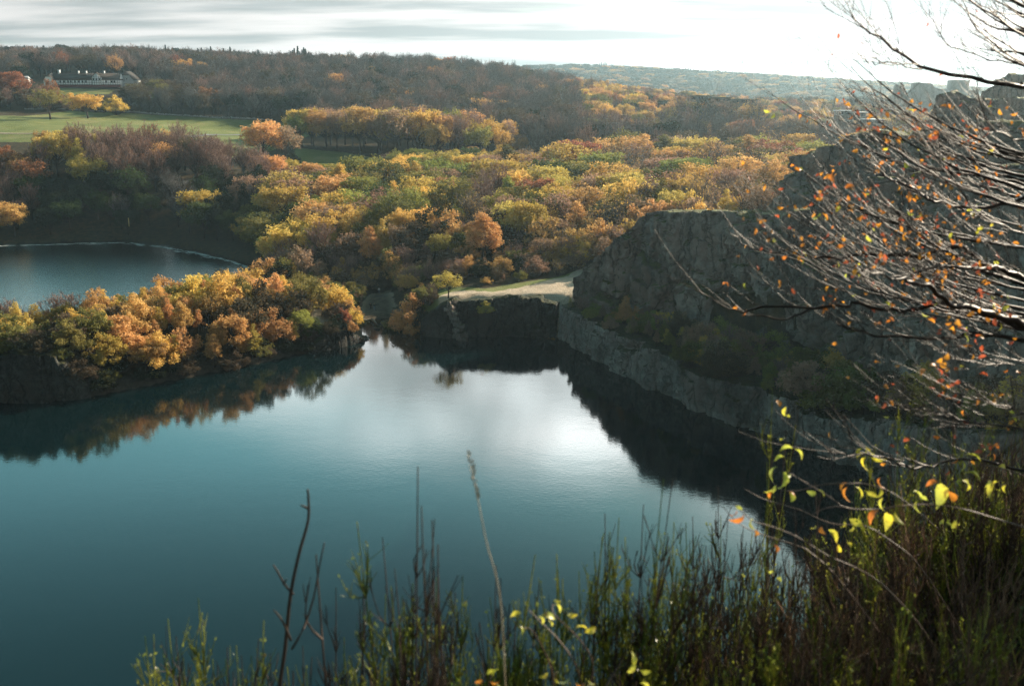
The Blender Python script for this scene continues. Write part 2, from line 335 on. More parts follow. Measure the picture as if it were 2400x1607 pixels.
def water_mat(name, body, layers, rough, ior=1.40):
    m, nt, b = mat(name); tc = N(nt, 'ShaderNodeTexCoord')
    b.inputs['Base Color'].default_value = (*body, 1); b.inputs['Roughness'].default_value = rough; b.inputs['IOR'].default_value = ior
    h = None
    for (sc, amp, vs, rot) in layers:
        mp = N(nt, 'ShaderNodeMapping'); mp.inputs['Scale'].default_value = vs; mp.inputs['Rotation'].default_value = (0, 0, rot); L(nt, tc.outputs['Object'], mp.inputs[0])
        n = N(nt, 'ShaderNodeTexNoise'); n.inputs['Scale'].default_value = sc; n.inputs['Detail'].default_value = 3; n.inputs['Roughness'].default_value = 0.55; L(nt, mp.outputs[0], n.inputs['Vector'])
        t = mth(nt, 'MULTIPLY', n.outputs[0], amp); h = t if h is None else mth(nt, 'ADD', h, t)
    bp = N(nt, 'ShaderNodeBump'); bp.inputs['Strength'].default_value = 1.0; bp.inputs['Distance'].default_value = 1.0
    L(nt, h, bp.inputs['Height']); L(nt, bp.outputs[0], b.inputs['Normal']); return m
WATER = water_mat('quarry_water', (0.002, 0.010, 0.012), [(1.6, 0.0045, (1, 1.5, 1), 0.35), (0.22, 0.006, (1, 1.6, 1), 0.3)], 0.05, 1.42)
WATER2 = water_mat('lake_water', (0.002, 0.008, 0.010), [(2.2, 0.05, (1, 1.4, 1), 0.2), (0.6, 0.05, (1, 1.5, 1), 0.2)], 0.08)

# ------------------------------------------------------------------ terrain
def P2(lst, z=0.0):
    return np.array([at_z(u, v, z)[:2] for u, v in lst])
def kdist(y, z=None):
    if z is None: z = np.interp(y, [100, 150, 200, 260, 330, 400, 450, 600, 700, 900, 2600], [3, 4, 7, 8, 8, 14, 25, 36, 46, 50, 62])
    return CP+(50-z)/y*SP
def uy(u, y, z=None):  # ground point from picture column and distance
    return ((u-1200)/F*y*kdist(y, z), y)
def ucol(x, y, z=None): return 1200+x/y*F/kdist(y, z)
QUARRY = np.vstack([P2([(-1500, 955), (-400, 955), (0, 945), (100, 945), (200, 935), (300, 915), (400, 895), (500, 875), (600, 855), (700, 832), (800, 815), (858, 800), (862, 785), (848, 772), (872, 752),
  (900, 748), (935, 752), (955, 770), (1000, 786), (1060, 792), (1100, 790), (1200, 790), (1300, 795), (1350, 818), (1400, 848), (1450, 872), (1500, 896), (1550, 925), (1600, 950), (1700, 990), (1800, 1025), (1900, 1052), (1990, 1090), (2060, 1150), (2150, 1230), (2230, 1330)]),
  np.array([[34, 62], [30, 40], [20, 27], [0, 22], [-60, 20], [-200, 30], [-400, 60]])])
LAKE = np.vstack([P2([(-1200, 600), (-500, 585), (0, 573), (200, 566), (300, 564), (400, 576), (500, 595), (580, 620), (620, 645)]), np.array([uy(600, 245), uy(500, 226), uy(400, 218), uy(300, 211), uy(150, 201), uy(0, 195), uy(-500, 186), uy(-1200, 180)])])
def sdist(poly, x, y):
    """signed distance, negative inside"""
    d = np.full(x.shape, 1e9); inside = np.zeros(x.shape, bool)
    for i in range(len(poly)):
        ax, ay = poly[i]; bx, by = poly[(i+1) % len(poly)]
        ex, ey = bx-ax, by-ay
        t = np.clip(((x-ax)*ex+(y-ay)*ey)/(ex*ex+ey*ey+1e-9), 0, 1)
        d = np.minimum(d, np.hypot(x-ax-t*ex, y-ay-t*ey))
        c = ((ay > y) != (by > y))
        with np.errstate(divide='ignore', invalid='ignore'):
            xi = ax+(y-ay)*(ex)/(by-ay if by != ay else 1e-9)
        inside ^= c & (x < xi)
    return np.where(inside, -d, d)
CTRL = [ # (picture column, distance, ground height)
 (-900,150,10),(-900,300,12),(-900,500,35),(-900,900,75),(3300,150,30),(3300,300,30),(3300,600,25),(3300,900,25),
 (-400,162,8),(0,166,7.5),(100,172,7),(150,172,7),(300,177,6),(450,186,6),(600,192,6),(700,198,6),(800,207,4.5),(850,214,1.8),(870,222,1.0),(890,240,1.4),(855,232,1.3),(915,225,1.2),(925,236,1.5),(900,212,0.2),
 (985,212,5.5),(1050,203,8),(1200,203,8),(1340,203,8),(1050,225,8),(1200,225,8),(1340,225,8),(1450,225,10),(960,232,5),
 (700,270,1.5),(800,255,3),(620,262,1),(900,270,6),(700,310,4),(600,300,2),
 (1000,260,8),(1300,260,8),(1000,320,8.5),(1300,320,8.5),(1600,320,10),(1600,270,12),(1800,330,12),(2100,330,20),
 (900,390,10),(1200,390,9),(1500,390,10),(1800,400,11),(2100,420,12),(2500,420,15),
 (0,340,2),(0,352,7),(0,400,21),(300,340,1),(300,350,6),(300,395,20),(500,390,17),(620,370,11),(500,330,2),(-400,400,22),
 (0,450,28.5),(300,450,28),(480,460,26),(0,520,33),(300,520,31),(560,500,26),(0,590,36),(300,590,34),(600,560,27),(650,520,24),
 (700,440,17),(780,440,17),(850,455,19),(950,460,20),(1150,460,17),(1300,450,14),
 (900,540,23),(1200,520,19),(1600,500,17),(1900,520,14),(2200,600,14),
 (0,690,47),(130,690,50),(270,690,49),(400,690,44),(40,640,44),(300,640,42),(600,660,36),(900,660,34),
 (-400,690,50),(-200,590,40),
 (0,900,72),(300,900,73),(600,900,66),(800,900,63),(1000,900,62),(1200,900,53),(1400,900,43),(1600,900,30),(1700,880,23),(1800,860,17),(1950,850,13),(2050,860,17),(2150,900,33),(2250,900,38),(2400,900,36),
 (1500,700,32),(1700,700,28),(1900,700,19),(2100,700,16),(1200,700,36),
 (0,1150,60),(600,1150,50),(1000,1150,40),(1400,1200,25),(1800,1200,12),(2200,1200,10),(2600,1200,10),
 (1400,1700,30),(1800,1700,20),(2200,1700,12),(600,1700,30),
 (600,2600,60),(1000,2600,85),(1200,2600,90),(1400,2600,94),(1550,2600,83),(1700,2600,75),(1900,2600,62),(2100,2600,48),(2300,2600,36),(2500,2600,25),(3300,2600,0.5),(-900,2600,60),
 (0,3600,20),(1200,3600,30),(2000,3600,5),(2600,3600,0.5),(0,7500,0.5),(1200,7500,0.5),(2600,7500,0.5),(-900,7500,0.5),(3300,7500,0.5),(3300,1500,5),
 (2500,80,25),(2500,120,20),(-900,60,20),
]
_ct = np.array([((u-1200)/F*kdist(y, z), 1.6*math.log(y)) for u, y, z in CTRL]); _cz = np.array([z for *_, z in CTRL], float)
_D = np.linalg.norm(_ct[:, None]-_ct[None], axis=2)
_w = np.linalg.solve(np.block([[_D+np.eye(len(_cz))*1e-4, np.ones((len(_cz), 1))], [np.ones((1, len(_cz))), np.zeros((1, 1))]]), np.append(_cz, 0))
def base_h(x, y):
    sh = x.shape; t = (x/y).ravel(); l = (1.6*np.log(y)).ravel(); o = np.full(t.shape, _w[-1])
    for i in range(len(_cz)): o += _w[i]*np.hypot(t-_ct[i, 0], l-_ct[i, 1])
    return o.reshape(sh)
def H(x, y):
    x = np.atleast_1d(np.asarray(x, float)); y = np.atleast_1d(np.asarray(y, float)); y = np.maximum(y, 10)
    b = base_h(x, y) + (fbm(x/25, y/25, seed=3)-0.5)*2.4*np.clip((y-230)/200, 0.0, 1)*np.clip((7000-y)/5000, 0, 1) + (fbm(x/4, y/4, seed=4)-0.5)*0.7*np.clip((900-y)/700, 0, 1)
    b = np.maximum(b, 0.35)
    s = sdist(QUARRY, x, y); tcol = ucol(x, y)
    k = np.interp(tcol, [150, 260, 700, 830, 850, 920, 950, 985], [2.5, 0.55, 0.5, 0.6, 0.14, 0.14, 0.7, 2.2])
    k = np.where(y > 224, 2.2, k)
    off = np.where((tcol > 985) | (tcol < 200), 1.2, 0.0)
    h1 = np.where(s > 0, -0.8*np.minimum(1, off)+(s-off)*k + (fbm(x/3, y/3, seed=8)-.5)*1.0*np.clip(s, 0, 1), -3.0)
    s2 = sdist(LAKE, x, y); h2 = np.where(s2 > 0, 0.02+s2*0.4, -2.5)
    h = np.minimum(b, np.minimum(h1, h2))
    cf = np.interp(tcol, [1337, 1440, 1600, 1800, 2000, 2200, 2500], [203, 195, 184, 167, 153, 135, 113])
    h = np.where((tcol > 1342) & (y < cf) & (s > 0), np.minimum(h, 5.6+0.05*s+(fbm(x/5, y/5, seed=14)-.5)*1.2), h)
    return h
ny, ntt = 620, 460
ys = np.exp(np.linspace(math.log(14), math.log(7500), ny)); ts = np.linspace(-1.25, 1.25, ntt)
TT, YY = np.meshgrid(ts, ys); XX = TT*YY; ZZ = H(XX, YY)
# a flat-bottomed lip closes the sheet under the camera
V = np.stack([XX, YY, ZZ], -1).reshape(-1, 3)
i = np.arange((ny-1)*ntt).reshape(ny-1, ntt)[:, :-1].ravel()
Q = np.stack([i, i+1, i+ntt+1, i+ntt], -1)
gme = mesh_np('ground', V, [Q], GROUND, smooth=True)
def poly_mask(poly, x, y, soft=1.5): return np.clip(0.5-sdist(np.array(poly), x, y)/soft, 0, 1)
fx, fy = V[:, 0].astype(float), V[:, 1].astype(float)
FIELD = [uy(-700, 445), uy(0, 440), uy(300, 432), uy(560, 432), uy(640, 460), uy(700, 520), uy(760, 580), uy(640, 600), uy(500, 595), uy(160, 600), uy(60, 570), uy(-100, 530), uy(-700, 520)]
MEADOW = [uy(690, 425), uy(870, 425), uy(900, 450), uy(800, 470), uy(690, 470)]
LAWN = [uy(-100, 680), uy(60, 640), uy(130, 650), uy(250, 665), uy(270, 684), uy(100, 688), uy(0, 690)]
PLAT = [uy(1020, 197), uy(1350, 197), uy(1370, 233), uy(1325, 225), uy(1250, 215), uy(1150, 208), uy(1060, 215), uy(1030, 209)]
PLATG = [uy(985, 203), uy(1400, 203), uy(1410, 236), uy(1250, 219), uy(1130, 213), uy(1050, 220), uy(985, 213)]
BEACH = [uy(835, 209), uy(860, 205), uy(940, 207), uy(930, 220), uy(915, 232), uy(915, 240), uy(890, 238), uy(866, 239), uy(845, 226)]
PATHP = [uy(60, 165), uy(150, 170), uy(190, 176), uy(100, 183), uy(70, 178)]
PATHQ = [uy(730, 193), uy(770, 192), uy(775, 206), uy(735, 212)]
sand = np.maximum.reduce([poly_mask(PLAT, fx, fy), poly_mask(BEACH, fx, fy, 2), poly_mask(PATHP, fx, fy, 1), poly_mask(PATHQ, fx, fy, 1)])
# the gravel clearing in the wood behind the plateau
for c, r in ((uy(925, 262), 7), (uy(1120, 268), 6)): sand = np.maximum(sand, np.clip(1.2-np.hypot((fx-c[0])/1.6, fy-c[1])/r, 0, 1))
grass = np.maximum.reduce([poly_mask(FIELD, fx, fy, 4), poly_mask(MEADOW, fx, fy, 4), poly_mask(LAWN, fx, fy, 4), poly_mask(PLATG, fx, fy, 2)])
rockm = np.clip(1.3-np.abs(sdist(QUARRY, fx, fy)-1)/2.5, 0, 1)*(1-sand)
ca = gme.color_attributes.new('cover', 'FLOAT_COLOR', 'POINT')
ca.data.foreach_set('color', np.stack([sand, grass, rockm, poly_mask(BEACH, fx, fy, 3)], -1).astype(np.float32).ravel())  # alpha: beach area whose sand colour carries painted shade
tag(obj('ground', gme), 'autumn woodland floor, fields and banks around the two lakes', 'ground', kind='structure')
def hz(x, y):
    """height of the built sheet at a point (bilinear)"""
    x = np.atleast_1d(np.asarray(x, float)); y = np.atleast_1d(np.asarray(y, float))
    fj = (np.log(y)-math.log(14))/(math.log(7500)-math.log(14))*(ny-1); fi = (x/y+1.25)/2.5*(ntt-1)
    j = np.clip(fj.astype(int), 0, ny-2); i = np.clip(fi.astype(int), 0, ntt-2); a = fj-j; b = fi-i
    r = (ZZ[j, i]*(1-b)+ZZ[j, i+1]*b)*(1-a)+(ZZ[j+1, i]*(1-b)+ZZ[j+1, i+1]*b)*a
    return r
# water
mid = [uy(-1500, 165), uy(0, 176), uy(300, 186), uy(600, 205), uy(800, 222), uy(900, 232), uy(1200, 235)]
WA = mid+[(70, 230), (70, 10), (-500, 10)]
mbw = MB(); mbw.add([(x, y, 0) for x, y in WA], [[list(range(len(WA)))[::-1]]])
tag(mbw.build('quarry_lake', WATER), 'teal water of the quarry lake reflecting the sky', 'water', kind='structure')
WB = mid[:6]+[uy(900, 330), uy(600, 380), uy(-1500, 380)]
mbw = MB(); mbw.add([(x, y, 0) for x, y in WB], [[list(range(len(WB)))]])
tag(mbw.build('woodland_lake', WATER2), 'dark rippled lake beyond the wooded strip', 'water', kind='structure')

# ------------------------------------------------------------------ rock walls
def massif(name, st, back, label, matr, amp=1.0, ds=0.35, nf=70, foot_sink=1.5, seed=1, lean=0.12, backdrop=6.0, top_var=0.5, nb=14):
    """st: (column, distance, foot height, picture row of the top). A closed body: face, grassy top, back."""
    A = np.array([[*(uy(u, y, 50+ray(u, vt)[2]/ray(u, vt)[1]*y) if len(o_) == 0 else (o_[0], y)), zf, 50+ray(u, vt)[2]/ray(u, vt)[1]*y] for u, y, zf, vt, *o_ in st])
    seg = np.hypot(*np.diff(A[:, :2], axis=0).T); cum = np.concatenate([[0], np.cumsum(seg)])
    s = np.arange(0, cum[-1], ds); n = len(s)
    fxy = np.stack([np.interp(s, cum, A[:, 0]), np.interp(s, cum, A[:, 1])], -1)
    zf = np.interp(s, cum, A[:, 2])-foot_sink; zt = np.interp(s, cum, A[:, 3])
    k = max(3, int(3/ds)); ker = np.ones(k)/k
    sm = np.stack([np.convolve(np.pad(fxy[:, c], k, 'edge'), ker, 'same')[k:-k] for c in (0, 1)], -1)
    tg = np.gradient(sm, axis=0); tg /= np.linalg.norm(tg, axis=1)[:, None]+1e-9
    kk = max(3, int(12/ds)); kr2 = np.ones(kk)/kk
    tg = np.stack([np.convolve(np.pad(tg[:, c], kk, 'edge'), kr2, 'same')[kk:-kk] for c in (0, 1)], -1); tg /= np.linalg.norm(tg, axis=1)[:, None]+1e-9
    nb_ = np.stack([-tg[:, 1], tg[:, 0]], -1)       # towards the back
    flip = np.sign((nb_*(fxy*0+np.array([0.35, 1.0]))).sum(1).mean()); nb_ *= flip
    ia, ib, e, lx, ly = cells(s/3.5, s*0+0.5, seed+40)
    zt = zt + (ia-0.5)*2*top_var - lx*top_var*1.2*(ib-0.5) + (vnoise(s/1.1, s*0, seed=seed)-.5)*top_var*0.5
    rows = []
    tf = np.linspace(0, 1, nf)
    S, T = np.meshgrid(s, tf, indexing='ij'); Zf = zf[:, None]+(zt-zf)[:, None]*T
    hgt = (zt-zf)[:, None]
    setb = lean*hgt*T + np.clip(T-0.93, 0, 1)*4
    d = 0
    for (cx, cz, am, sd_) in ((9, 14, 1.5, 1), (3.2, 5.5, 0.85, 2), (1.2, 2.3, 0.34, 3)):
        xx = S/cx+0.25*fbm(S/cx*1.5, Zf/cz*1.5, seed=seed+9); zz = Zf/cz+0.25*fbm(S/cx, Zf/cz, seed=seed+12)+S/cx*0.18
        ia, ib, e, lx, ly = cells(xx, zz, seed*13+sd_)
        d = d + am*((ia-0.5)*1.3 + lx*(ib-0.5)*1.6 + ly*(ia*0.9-0.25)) - am*1.0*np.clip(1-e/0.10, 0, 1)
    d = d + (fbm(S/1.2, Zf/1.5, seed=seed+5)-0.5)*0.7
    d = d*amp*np.clip(hgt/8, 0.25, 1)
    off = setb-d
    Px = fxy[:, 0:1]+nb_[:, 0:1]*off; Py = fxy[:, 1:2]+nb_[:, 1:2]*off
    rows.append(np.stack([Px, Py, Zf], -1))
    tb = np.linspace(0, 1, nb)[1:]
    bk = (np.interp(s, cum, np.array(back, float)) if hasattr(back, '__len__') else np.full(n, float(back)))[:, None]
    o0 = off[:, -1:]; O = o0+bk*tb[None]
    Zt = zt[:, None] + (fbm(S[:, :1]/5+0*tb, O/4, seed=seed+7)-0.5)*1.6*np.minimum(1, tb*3) - np.clip(tb-0.45, 0, 1)[None]**1.5*backdrop*2.4
    rows.append(np.stack([fxy[:, 0:1]+nb_[:, 0:1]*O, fxy[:, 1:2]+nb_[:, 1:2]*O, Zt], -1))
    O2 = O[:, -1:]+3; rows.append(np.stack([fxy[:, 0:1]+nb_[:, 0:1]*O2, fxy[:, 1:2]+nb_[:, 1:2]*O2, np.minimum(zf[:, None], Zt[:, -1:]-1)-2], -1))
    G = np.concatenate(rows, 1); m = G.shape[1]
    i = (np.arange(n-1)[:, None]*m+np.arange(m-1)[None]).ravel()
    Q = np.stack([i, i+m, i+m+1, i+1], -1)
    caps = [np.array([list(range(m))]), np.array([[(n-1)*m+x for x in range(m)][::-1]])]
    me = mesh_np(name, G.reshape(-1, 3), [Q]+caps, matr)
    o = obj(name, me); tag(o, label, 'cliff', kind='structure'); return o, s, fxy, zt, nb_
massif('quarry_cliff', [(1337,203,8,700),(1343,200,8,672),(1350,199,8,643),(1372,197,8,618),(1400,195,8,592),(1418,194,8,580),(1440,193,8,548),(1462,192,8,532),(1480,191,8,512),(1520,188,8,503),(1560,185,8,499),(1650,180,8,503),(1750,172,8,511),(1800,168,8,516),(1830,166,8,505),(1860,163,8,480),(1920,158,8,450),(2000,150,8,425),(2200,132,9,395),(2500,110,10,370)],
       [4,5,5,6,6,7,8,8,9,10,10,11,11,10,8,7,7,7,7,7], 'tall weathered granite quarry face above the wooded ledge', ROCK, amp=1.6, seed=3, foot_sink=3.5, ds=0.33, nf=90, top_var=0.45)
massif('upper_cliff', [(1800,232,14,500),(1815,222,14,460),(1829,214,14,420),(1837,209,14,383),(1862,204,14,353),(1880,202,14,358),(1890,200,14,343),(1920,198,14,340),(1929,196,14,326),(1957,194,14,315),(1975,192,14,311),(2020,190,14,312),(2070,187,14,316),(2082,186,14,314),(2120,182,14,300),(2300,160,14,292),(2550,135,14,285)],
       [6,6,6,6,8,9,9,10,10,11,12,12,10,9,9,9,9], 'dark jagged cliff with a green grassy top behind the quarry face', ROCK, amp=1.6, seed=8, ds=0.4, nf=70, top_var=0.5)
massif('high_cliff', [(2110,262,22,305),(2137,256,22,293),(2150,254,22,279),(2165,252,22,262),(2170,250,22,240),(2185,249,22,222),(2217,248,22,217),(2224,248,22,212),(2245,247,22,216),(2259,246,22,224),(2264,246,22,233),(2290,245,22,233),(2350,240,22,230),(2550,230,22,230)],
       [4,5,6,8,10,12,14,14,14,14,14,14,14,14], 'upper rock shoulder with a rounded block on its crest', ROCK, amp=1.0, seed=15, ds=0.45, nf=60, top_var=0.35)
massif('far_cliff', [(2286,330,25,240),(2292,327,25,215),(2299,326,25,199),(2313,324,25,184),(2332,322,25,180),(2349,320,25,173),(2375,318,25,173),(2410,316,25,178),(2500,310,25,170),(2650,300,25,165)],
       [8,9,10,12,14,14,14,14,14,14], 'highest rounded granite cliff at the edge of the view', ROCK, amp=1.2, seed=21, ds=0.5, nf=60, top_var=0.3)
# the low wall that stands in the quarry lake
wall_st = [(985,788,752),(1000,789,738),(1035,792,718),(1060,793,708),(1120,791,704),(1200,790,704),(1260,792,706),(1300,795,716),(1320,803,728),(1350,820,738),(1400,848,765),(1430,862,778),(1450,873,785),(1500,898,815),(1550,926,836),(1575,938,842),(1585,943,862),(1640,967,878),(1700,992,900),(1800,1026,928),(1860,1042,948),(1900,1054,968),(1950,1072,985),(1990,1090,985),(2060,1150,990),(2150,1230,1000),(2230,1330,1010)]
def wall_pts(lst):
    st = []
    for u, vb, vt in lst:
        p = at_z(u, vb, 0.0); st.append((u, p[1], 0.0, vt, p[0]))
    return st
w1 = [w for w in wall_st if w[0] <= 1300]; w2 = [w for w in wall_st if w[0] >= 1300]
massif('plateau_wall', wall_pts(w1), [3]*6+[4]*2, 'rock wall with painted-in shade below the gravel plateau', ROCK_SHADE, amp=0.42, seed=31, ds=0.25, nf=40, foot_sink=1.5, lean=0.06, backdrop=0.8, top_var=0.35)
_, WS, WXY, WZT, WNB = massif('quarry_wall', wall_pts(w2), [5]*2+[8]*(len(w2)-2), 'pale streaked granite wall rising straight out of the quarry lake', ROCKL, amp=0.75, seed=32, ds=0.22, nf=44, foot_sink=1.5, lean=0.06, backdrop=0.8, top_var=0.4)
pst = []
for u, vb, vt in [(-700,960,850),(-200,950,842),(0,946,840),(60,946,838),(120,943,838),(160,940,850),(190,937,880),(215,933,912)]:
    p = at_z(u, vb, 0.0); pst.append((u, p[1], 0.0, vt, p[0]))
massif('strip_cliff', pst, [7]*6+[4, 3], 'dark blocky rock face under the footpath at the end of the wooded strip', ROCK_SHADE, amp=0.45, seed=37, ds=0.3, nf=36, lean=0.1, backdrop=1.0)
pst = []
for u, vb, vt in [(735,828,812),(765,822,790),(800,815,776),(835,806,780),(858,800,788)]:
    p = at_z(u, vb, 0.0); pst.append((u, p[1], 0.0, vt, p[0]))
massif('point_cliff', pst, [3]*5, 'low smooth rock at the tip of the wooded strip', ROCK_SHADE, amp=0.3, seed=41, ds=0.2, nf=20, lean=0.12, backdrop=0.6)

from mathutils.bvhtree import BVHTree
def _bvh(name):
    me = bpy.data.objects[name].data; return BVHTree.FromPolygons([v.co[:] for v in me.vertices], [p.vertices[:] for p in me.polygons])
_TOPS = [_bvh(n) for n in ('quarry_wall', 'plateau_wall', 'strip_cliff', 'point_cliff')]
def top_z(x, y):
    z = float(hz(x, y)[0])
    for t in _TOPS:
        h_ = t.ray_cast(Vector((x, y, 30)), Vector((0, 0, -1)))
        if h_[0] is not None and h_[0].z > 1.0: z = max(z, h_[0].z)
    return z
# ------------------------------------------------------------------ trees
def unit(v): return v/(np.linalg.norm(v, axis=-1, keepdims=True)+1e-9)
def leaf_quads(r, C, size, up=0.3, elong=1.0):
    """diamond leaves at the centres C"""
    n = len(C); nrm = unit(r.normal(size=(n, 3))+np.array([0, 0, up])); a = unit(np.cross(nrm, r.normal(size=(n, 3)))); b = np.cross(nrm, a)
    s = (size*(0.6+0.8*r.random(n)))[:, None]
    V = np.stack([C-a*s*elong, C-b*s*0.55, C+a*s*elong, C+b*s*0.55], 1).reshape(-1, 3)
    return V, np.arange(4*n).reshape(n, 4)
def twig_tris(r, A, B, w):
    n = len(A); d = unit(B-A); s = unit(np.cross(d, r.normal(size=(n, 3))))*w
    V = np.stack([A-s, A+s, B], 1).reshape(-1, 3); return V, np.arange(3*n).reshape(n, 3)
def gen_tree(seed, kind):
    """returns (trunk MB, leaf verts/polys, twig verts/polys), about 10 m tall"""
    r = np.random.default_rng(seed); T = MB(); LV = []; n0 = 0
    Ht = 10.0
    if kind in ('round', 'tall', 'bush'):
        sparse = kind == 'round' and seed % 5 >= 3
        if kind == 'round': cz, rx, rz, base, nl, lr, per, ls = 6.0, 4.3, 3.7, 2.0, 40, 1.15, 170, 0.20
        elif kind == 'tall' and seed % 5 == 2: cz, rx, rz, base, nl, lr, per, ls = 5.6, 1.8, 4.6, 2.5, 22, 0.75, 120, 0.15
        elif kind == 'tall': cz, rx, rz, base, nl, lr, per, ls = 5.6, 2.1, 4.4, 2.5, 36, 0.80, 170, 0.16
        else: cz, rx, rz, base, nl, lr, per, ls = 2.6, 3.2, 2.9, 0.4, 30, 0.95, 170, 0.18
        if sparse: nl, per, lr = 26, 120, 1.25; cz += .4; rx *= .9
        ph = r.random(3)*6.28
        cen = []
        for i in range(nl*4):
            d = unit(r.normal(size=3)); 
            if d[2] < -0.55: continue
            az = math.atan2(d[1], d[0]); k = 1+0.16*math.sin(2*az+ph[0])+0.10*math.sin(3*az+ph[1])+0.1*math.sin(5*d[2]+ph[2])
            rad = (r.random()**0.35)*k
            c = np.array([d[0]*rx*rad, d[1]*rx*rad, cz+d[2]*rz*rad])
            if kind == 'tall': c[:2] *= np.clip((Ht+0.6-c[2])/5.5, 0.25, 1)
            if all(np.linalg.norm(c-q) > lr*0.9 for q in cen): cen.append(c)
            if len(cen) >= nl: break
        cen = np.array(cen); lean = r.normal(size=2)*0.25
        ntr = 1 if kind != 'bush' else 5
        tip = np.array([lean[0], lean[1], cz+rz*0.55])
        tp = lambda t: np.array([lean[0]*t*t+0.12*math.sin(4*t+ph[0]), lean[1]*t*t+0.12*math.sin(5*t+ph[1]), tip[2]*t])
        if kind != 'bush':
            T.tube([tp(t) for t in np.linspace(0, 1, 8)], np.linspace(0.26, 0.05, 8), 7)
        for c in cen:
            t0 = np.clip((base+0.45*(c[2]-base)*r.random()**0.7)/tip[2], 0.12, 0.9) if kind != 'bush' else 0.02
            p0 = tp(t0) if kind != 'bush' else np.array([*(r.normal(size=2)*0.25), 0])
            m = (p0+c)/2+np.array([0, 0, -0.12*np.linalg.norm(c-p0)])+r.normal(size=3)*0.15
            tt = np.linspace(0, 1, 5)[:, None]; cv = (1-tt)**2*p0+2*tt*(1-tt)*m+tt*tt*c
            T.tube(cv, np.linspace(0.075, 0.02, 5), 4, cap=False)
            n = int(per*(0.7+0.6*r.random())); sub = c+unit(r.normal(size=(14, 3)))*lr*(0.55+0.45*r.random((14, 1)))*np.array([1, 1, 0.8])
            for q in sub[:6]: T.tube([c, (c+q)/2+r.normal(size=3)*0.05, q], [0.02, 0.014, 0.006], 3, cap=False)
            idx = r.integers(0, 14, n); P = sub[idx]+r.normal(size=(n, 3))*lr*0.22
            LV.append(P)
        C = np.concatenate(LV); C[:, 2] = np.maximum(C[:, 2], 0.15)
        v, q = leaf_quads(r, C, ls)
        return T, (v, q), None
    if kind in ('bare', 'barelow', 'barethin'):
        rx, cz, rz = {'bare': (3.6, 6.2, 3.8), 'barelow': (3.2, 3.4, 3.2), 'barethin': (2.0, 5.8, 4.2)}[kind]
        A = []; B = []; ph = r.random(3)*6.28
        ntr = {'bare': 1, 'barelow': 7, 'barethin': 2}[kind]
        ends = []
        for i in range(46):
            d = unit(r.normal(size=3)+np.array([0, 0, 0.5])); rad = 0.55+0.45*r.random()
            c = np.array([d[0]*rx*rad, d[1]*rx*rad, cz+d[2]*rz*rad])
            if c[2] < 1.5: continue
            if ntr == 1:
                z0 = np.clip(1.8+0.35*c[2]*r.random(), 1.5, c[2]*0.6); p0 = np.array([0, 0, z0])
            else: p0 = np.array([*(r.normal(size=2)*0.3), 0.0])
            m = p0*0.45+c*0.55+np.array([0, 0, -0.18*np.hypot(c[0], c[1])])
            tt = np.linspace(0, 1, 6)[:, None]; cv = (1-tt)**2*p0+2*tt*(1-tt)*m+tt*tt*c
            T.tube(cv, np.linspace(0.10 if ntr == 1 else 0.06, 0.02, 6), 4, cap=False)
            dirn = unit(c-m)
            for j in range(10):
                k = r.integers(2, 6); s = cv[k]; e = s+unit(dirn+r.normal(size=3)*0.55+np.array([0, 0, 0.35]))*(0.7+1.0*r.random())
                A.append(s); B.append(e); ends.append((s, e))
                for q in range(9):
                    f = 0.25+0.75*r.random(); s2 = s+(e-s)*f; e2 = s2+unit(unit(e-s)+r.normal(size=3)*0.5+np.array([0, 0, 0.3]))*(0.3+0.6*r.random())
                    A.append(s2); B.append(e2)
        if ntr == 1: T.tube([(0, 0, 0), (0.1, 0, 2.5), (0, 0.1, 5), (0.05, 0, 8)], [0.28, 0.2, 0.12, 0.03], 7)
        A = np.array(A); B = np.array(B); tv, tq = twig_tris(r, A, B, 0.028)
        C = B[r.integers(0, len(B), 2400)]+r.normal(size=(2400, 3))*0.12
        v, q = leaf_quads(r, C, 0.12)
        return T, (v, q), (tv, tq)
    if kind == 'spruce':
        T.tube([(0, 0, 0), (0, 0, 10.2)], [0.2, 0.02], 6); C = []
        A = []; B = []
        for k in range(26):
            z = 1.0+k*0.36; rad = 2.1*(1-z/10.4)+0.12
            for j in range(11):
                a = r.random()*6.28; e = np.array([math.cos(a)*rad*(0.75+0.4*r.random()), math.sin(a)*rad*(0.75+0.4*r.random()), z-0.28*rad+0.1])
                n = 34; t = r.random(n)[:, None]; C.append(np.array([0, 0, z])*(1-t)+e*t+r.normal(size=(n, 3))*0.07*(1+rad*t*0.6)+np.array([0, 0, -0.05]))
        v, q = leaf_quads(r, np.concatenate(C), 0.13, up=0); return T, (v, q), None
    if kind == 'pine':
        T.tube([(0, 0, 0), (0.15, 0.1, 3.5), (0.3, 0, 6.5), (0.2, 0.1, 9.2)], [0.2, 0.16, 0.12, 0.05], 7); C = []
        for k in range(20):
            a = r.random()*6.28; rad = 2.6*r.random()**0.6; c = np.array([math.cos(a)*rad, math.sin(a)*rad, 7.2+2.3*r.random()-0.18*rad])
            T.tube([(0.25, 0, 5.6+1.5*r.random()), c*np.array([.5, .5, 1])-np.array([0, 0, .4]), c], [0.06, 0.045, 0.02], 4, cap=False)
            n = 330; C.append(c+r.normal(size=(n, 3))*np.array([0.6, 0.6, 0.24]))
        v, q = leaf_quads(r, np.concatenate(C), 0.13); return T, (v, q), None

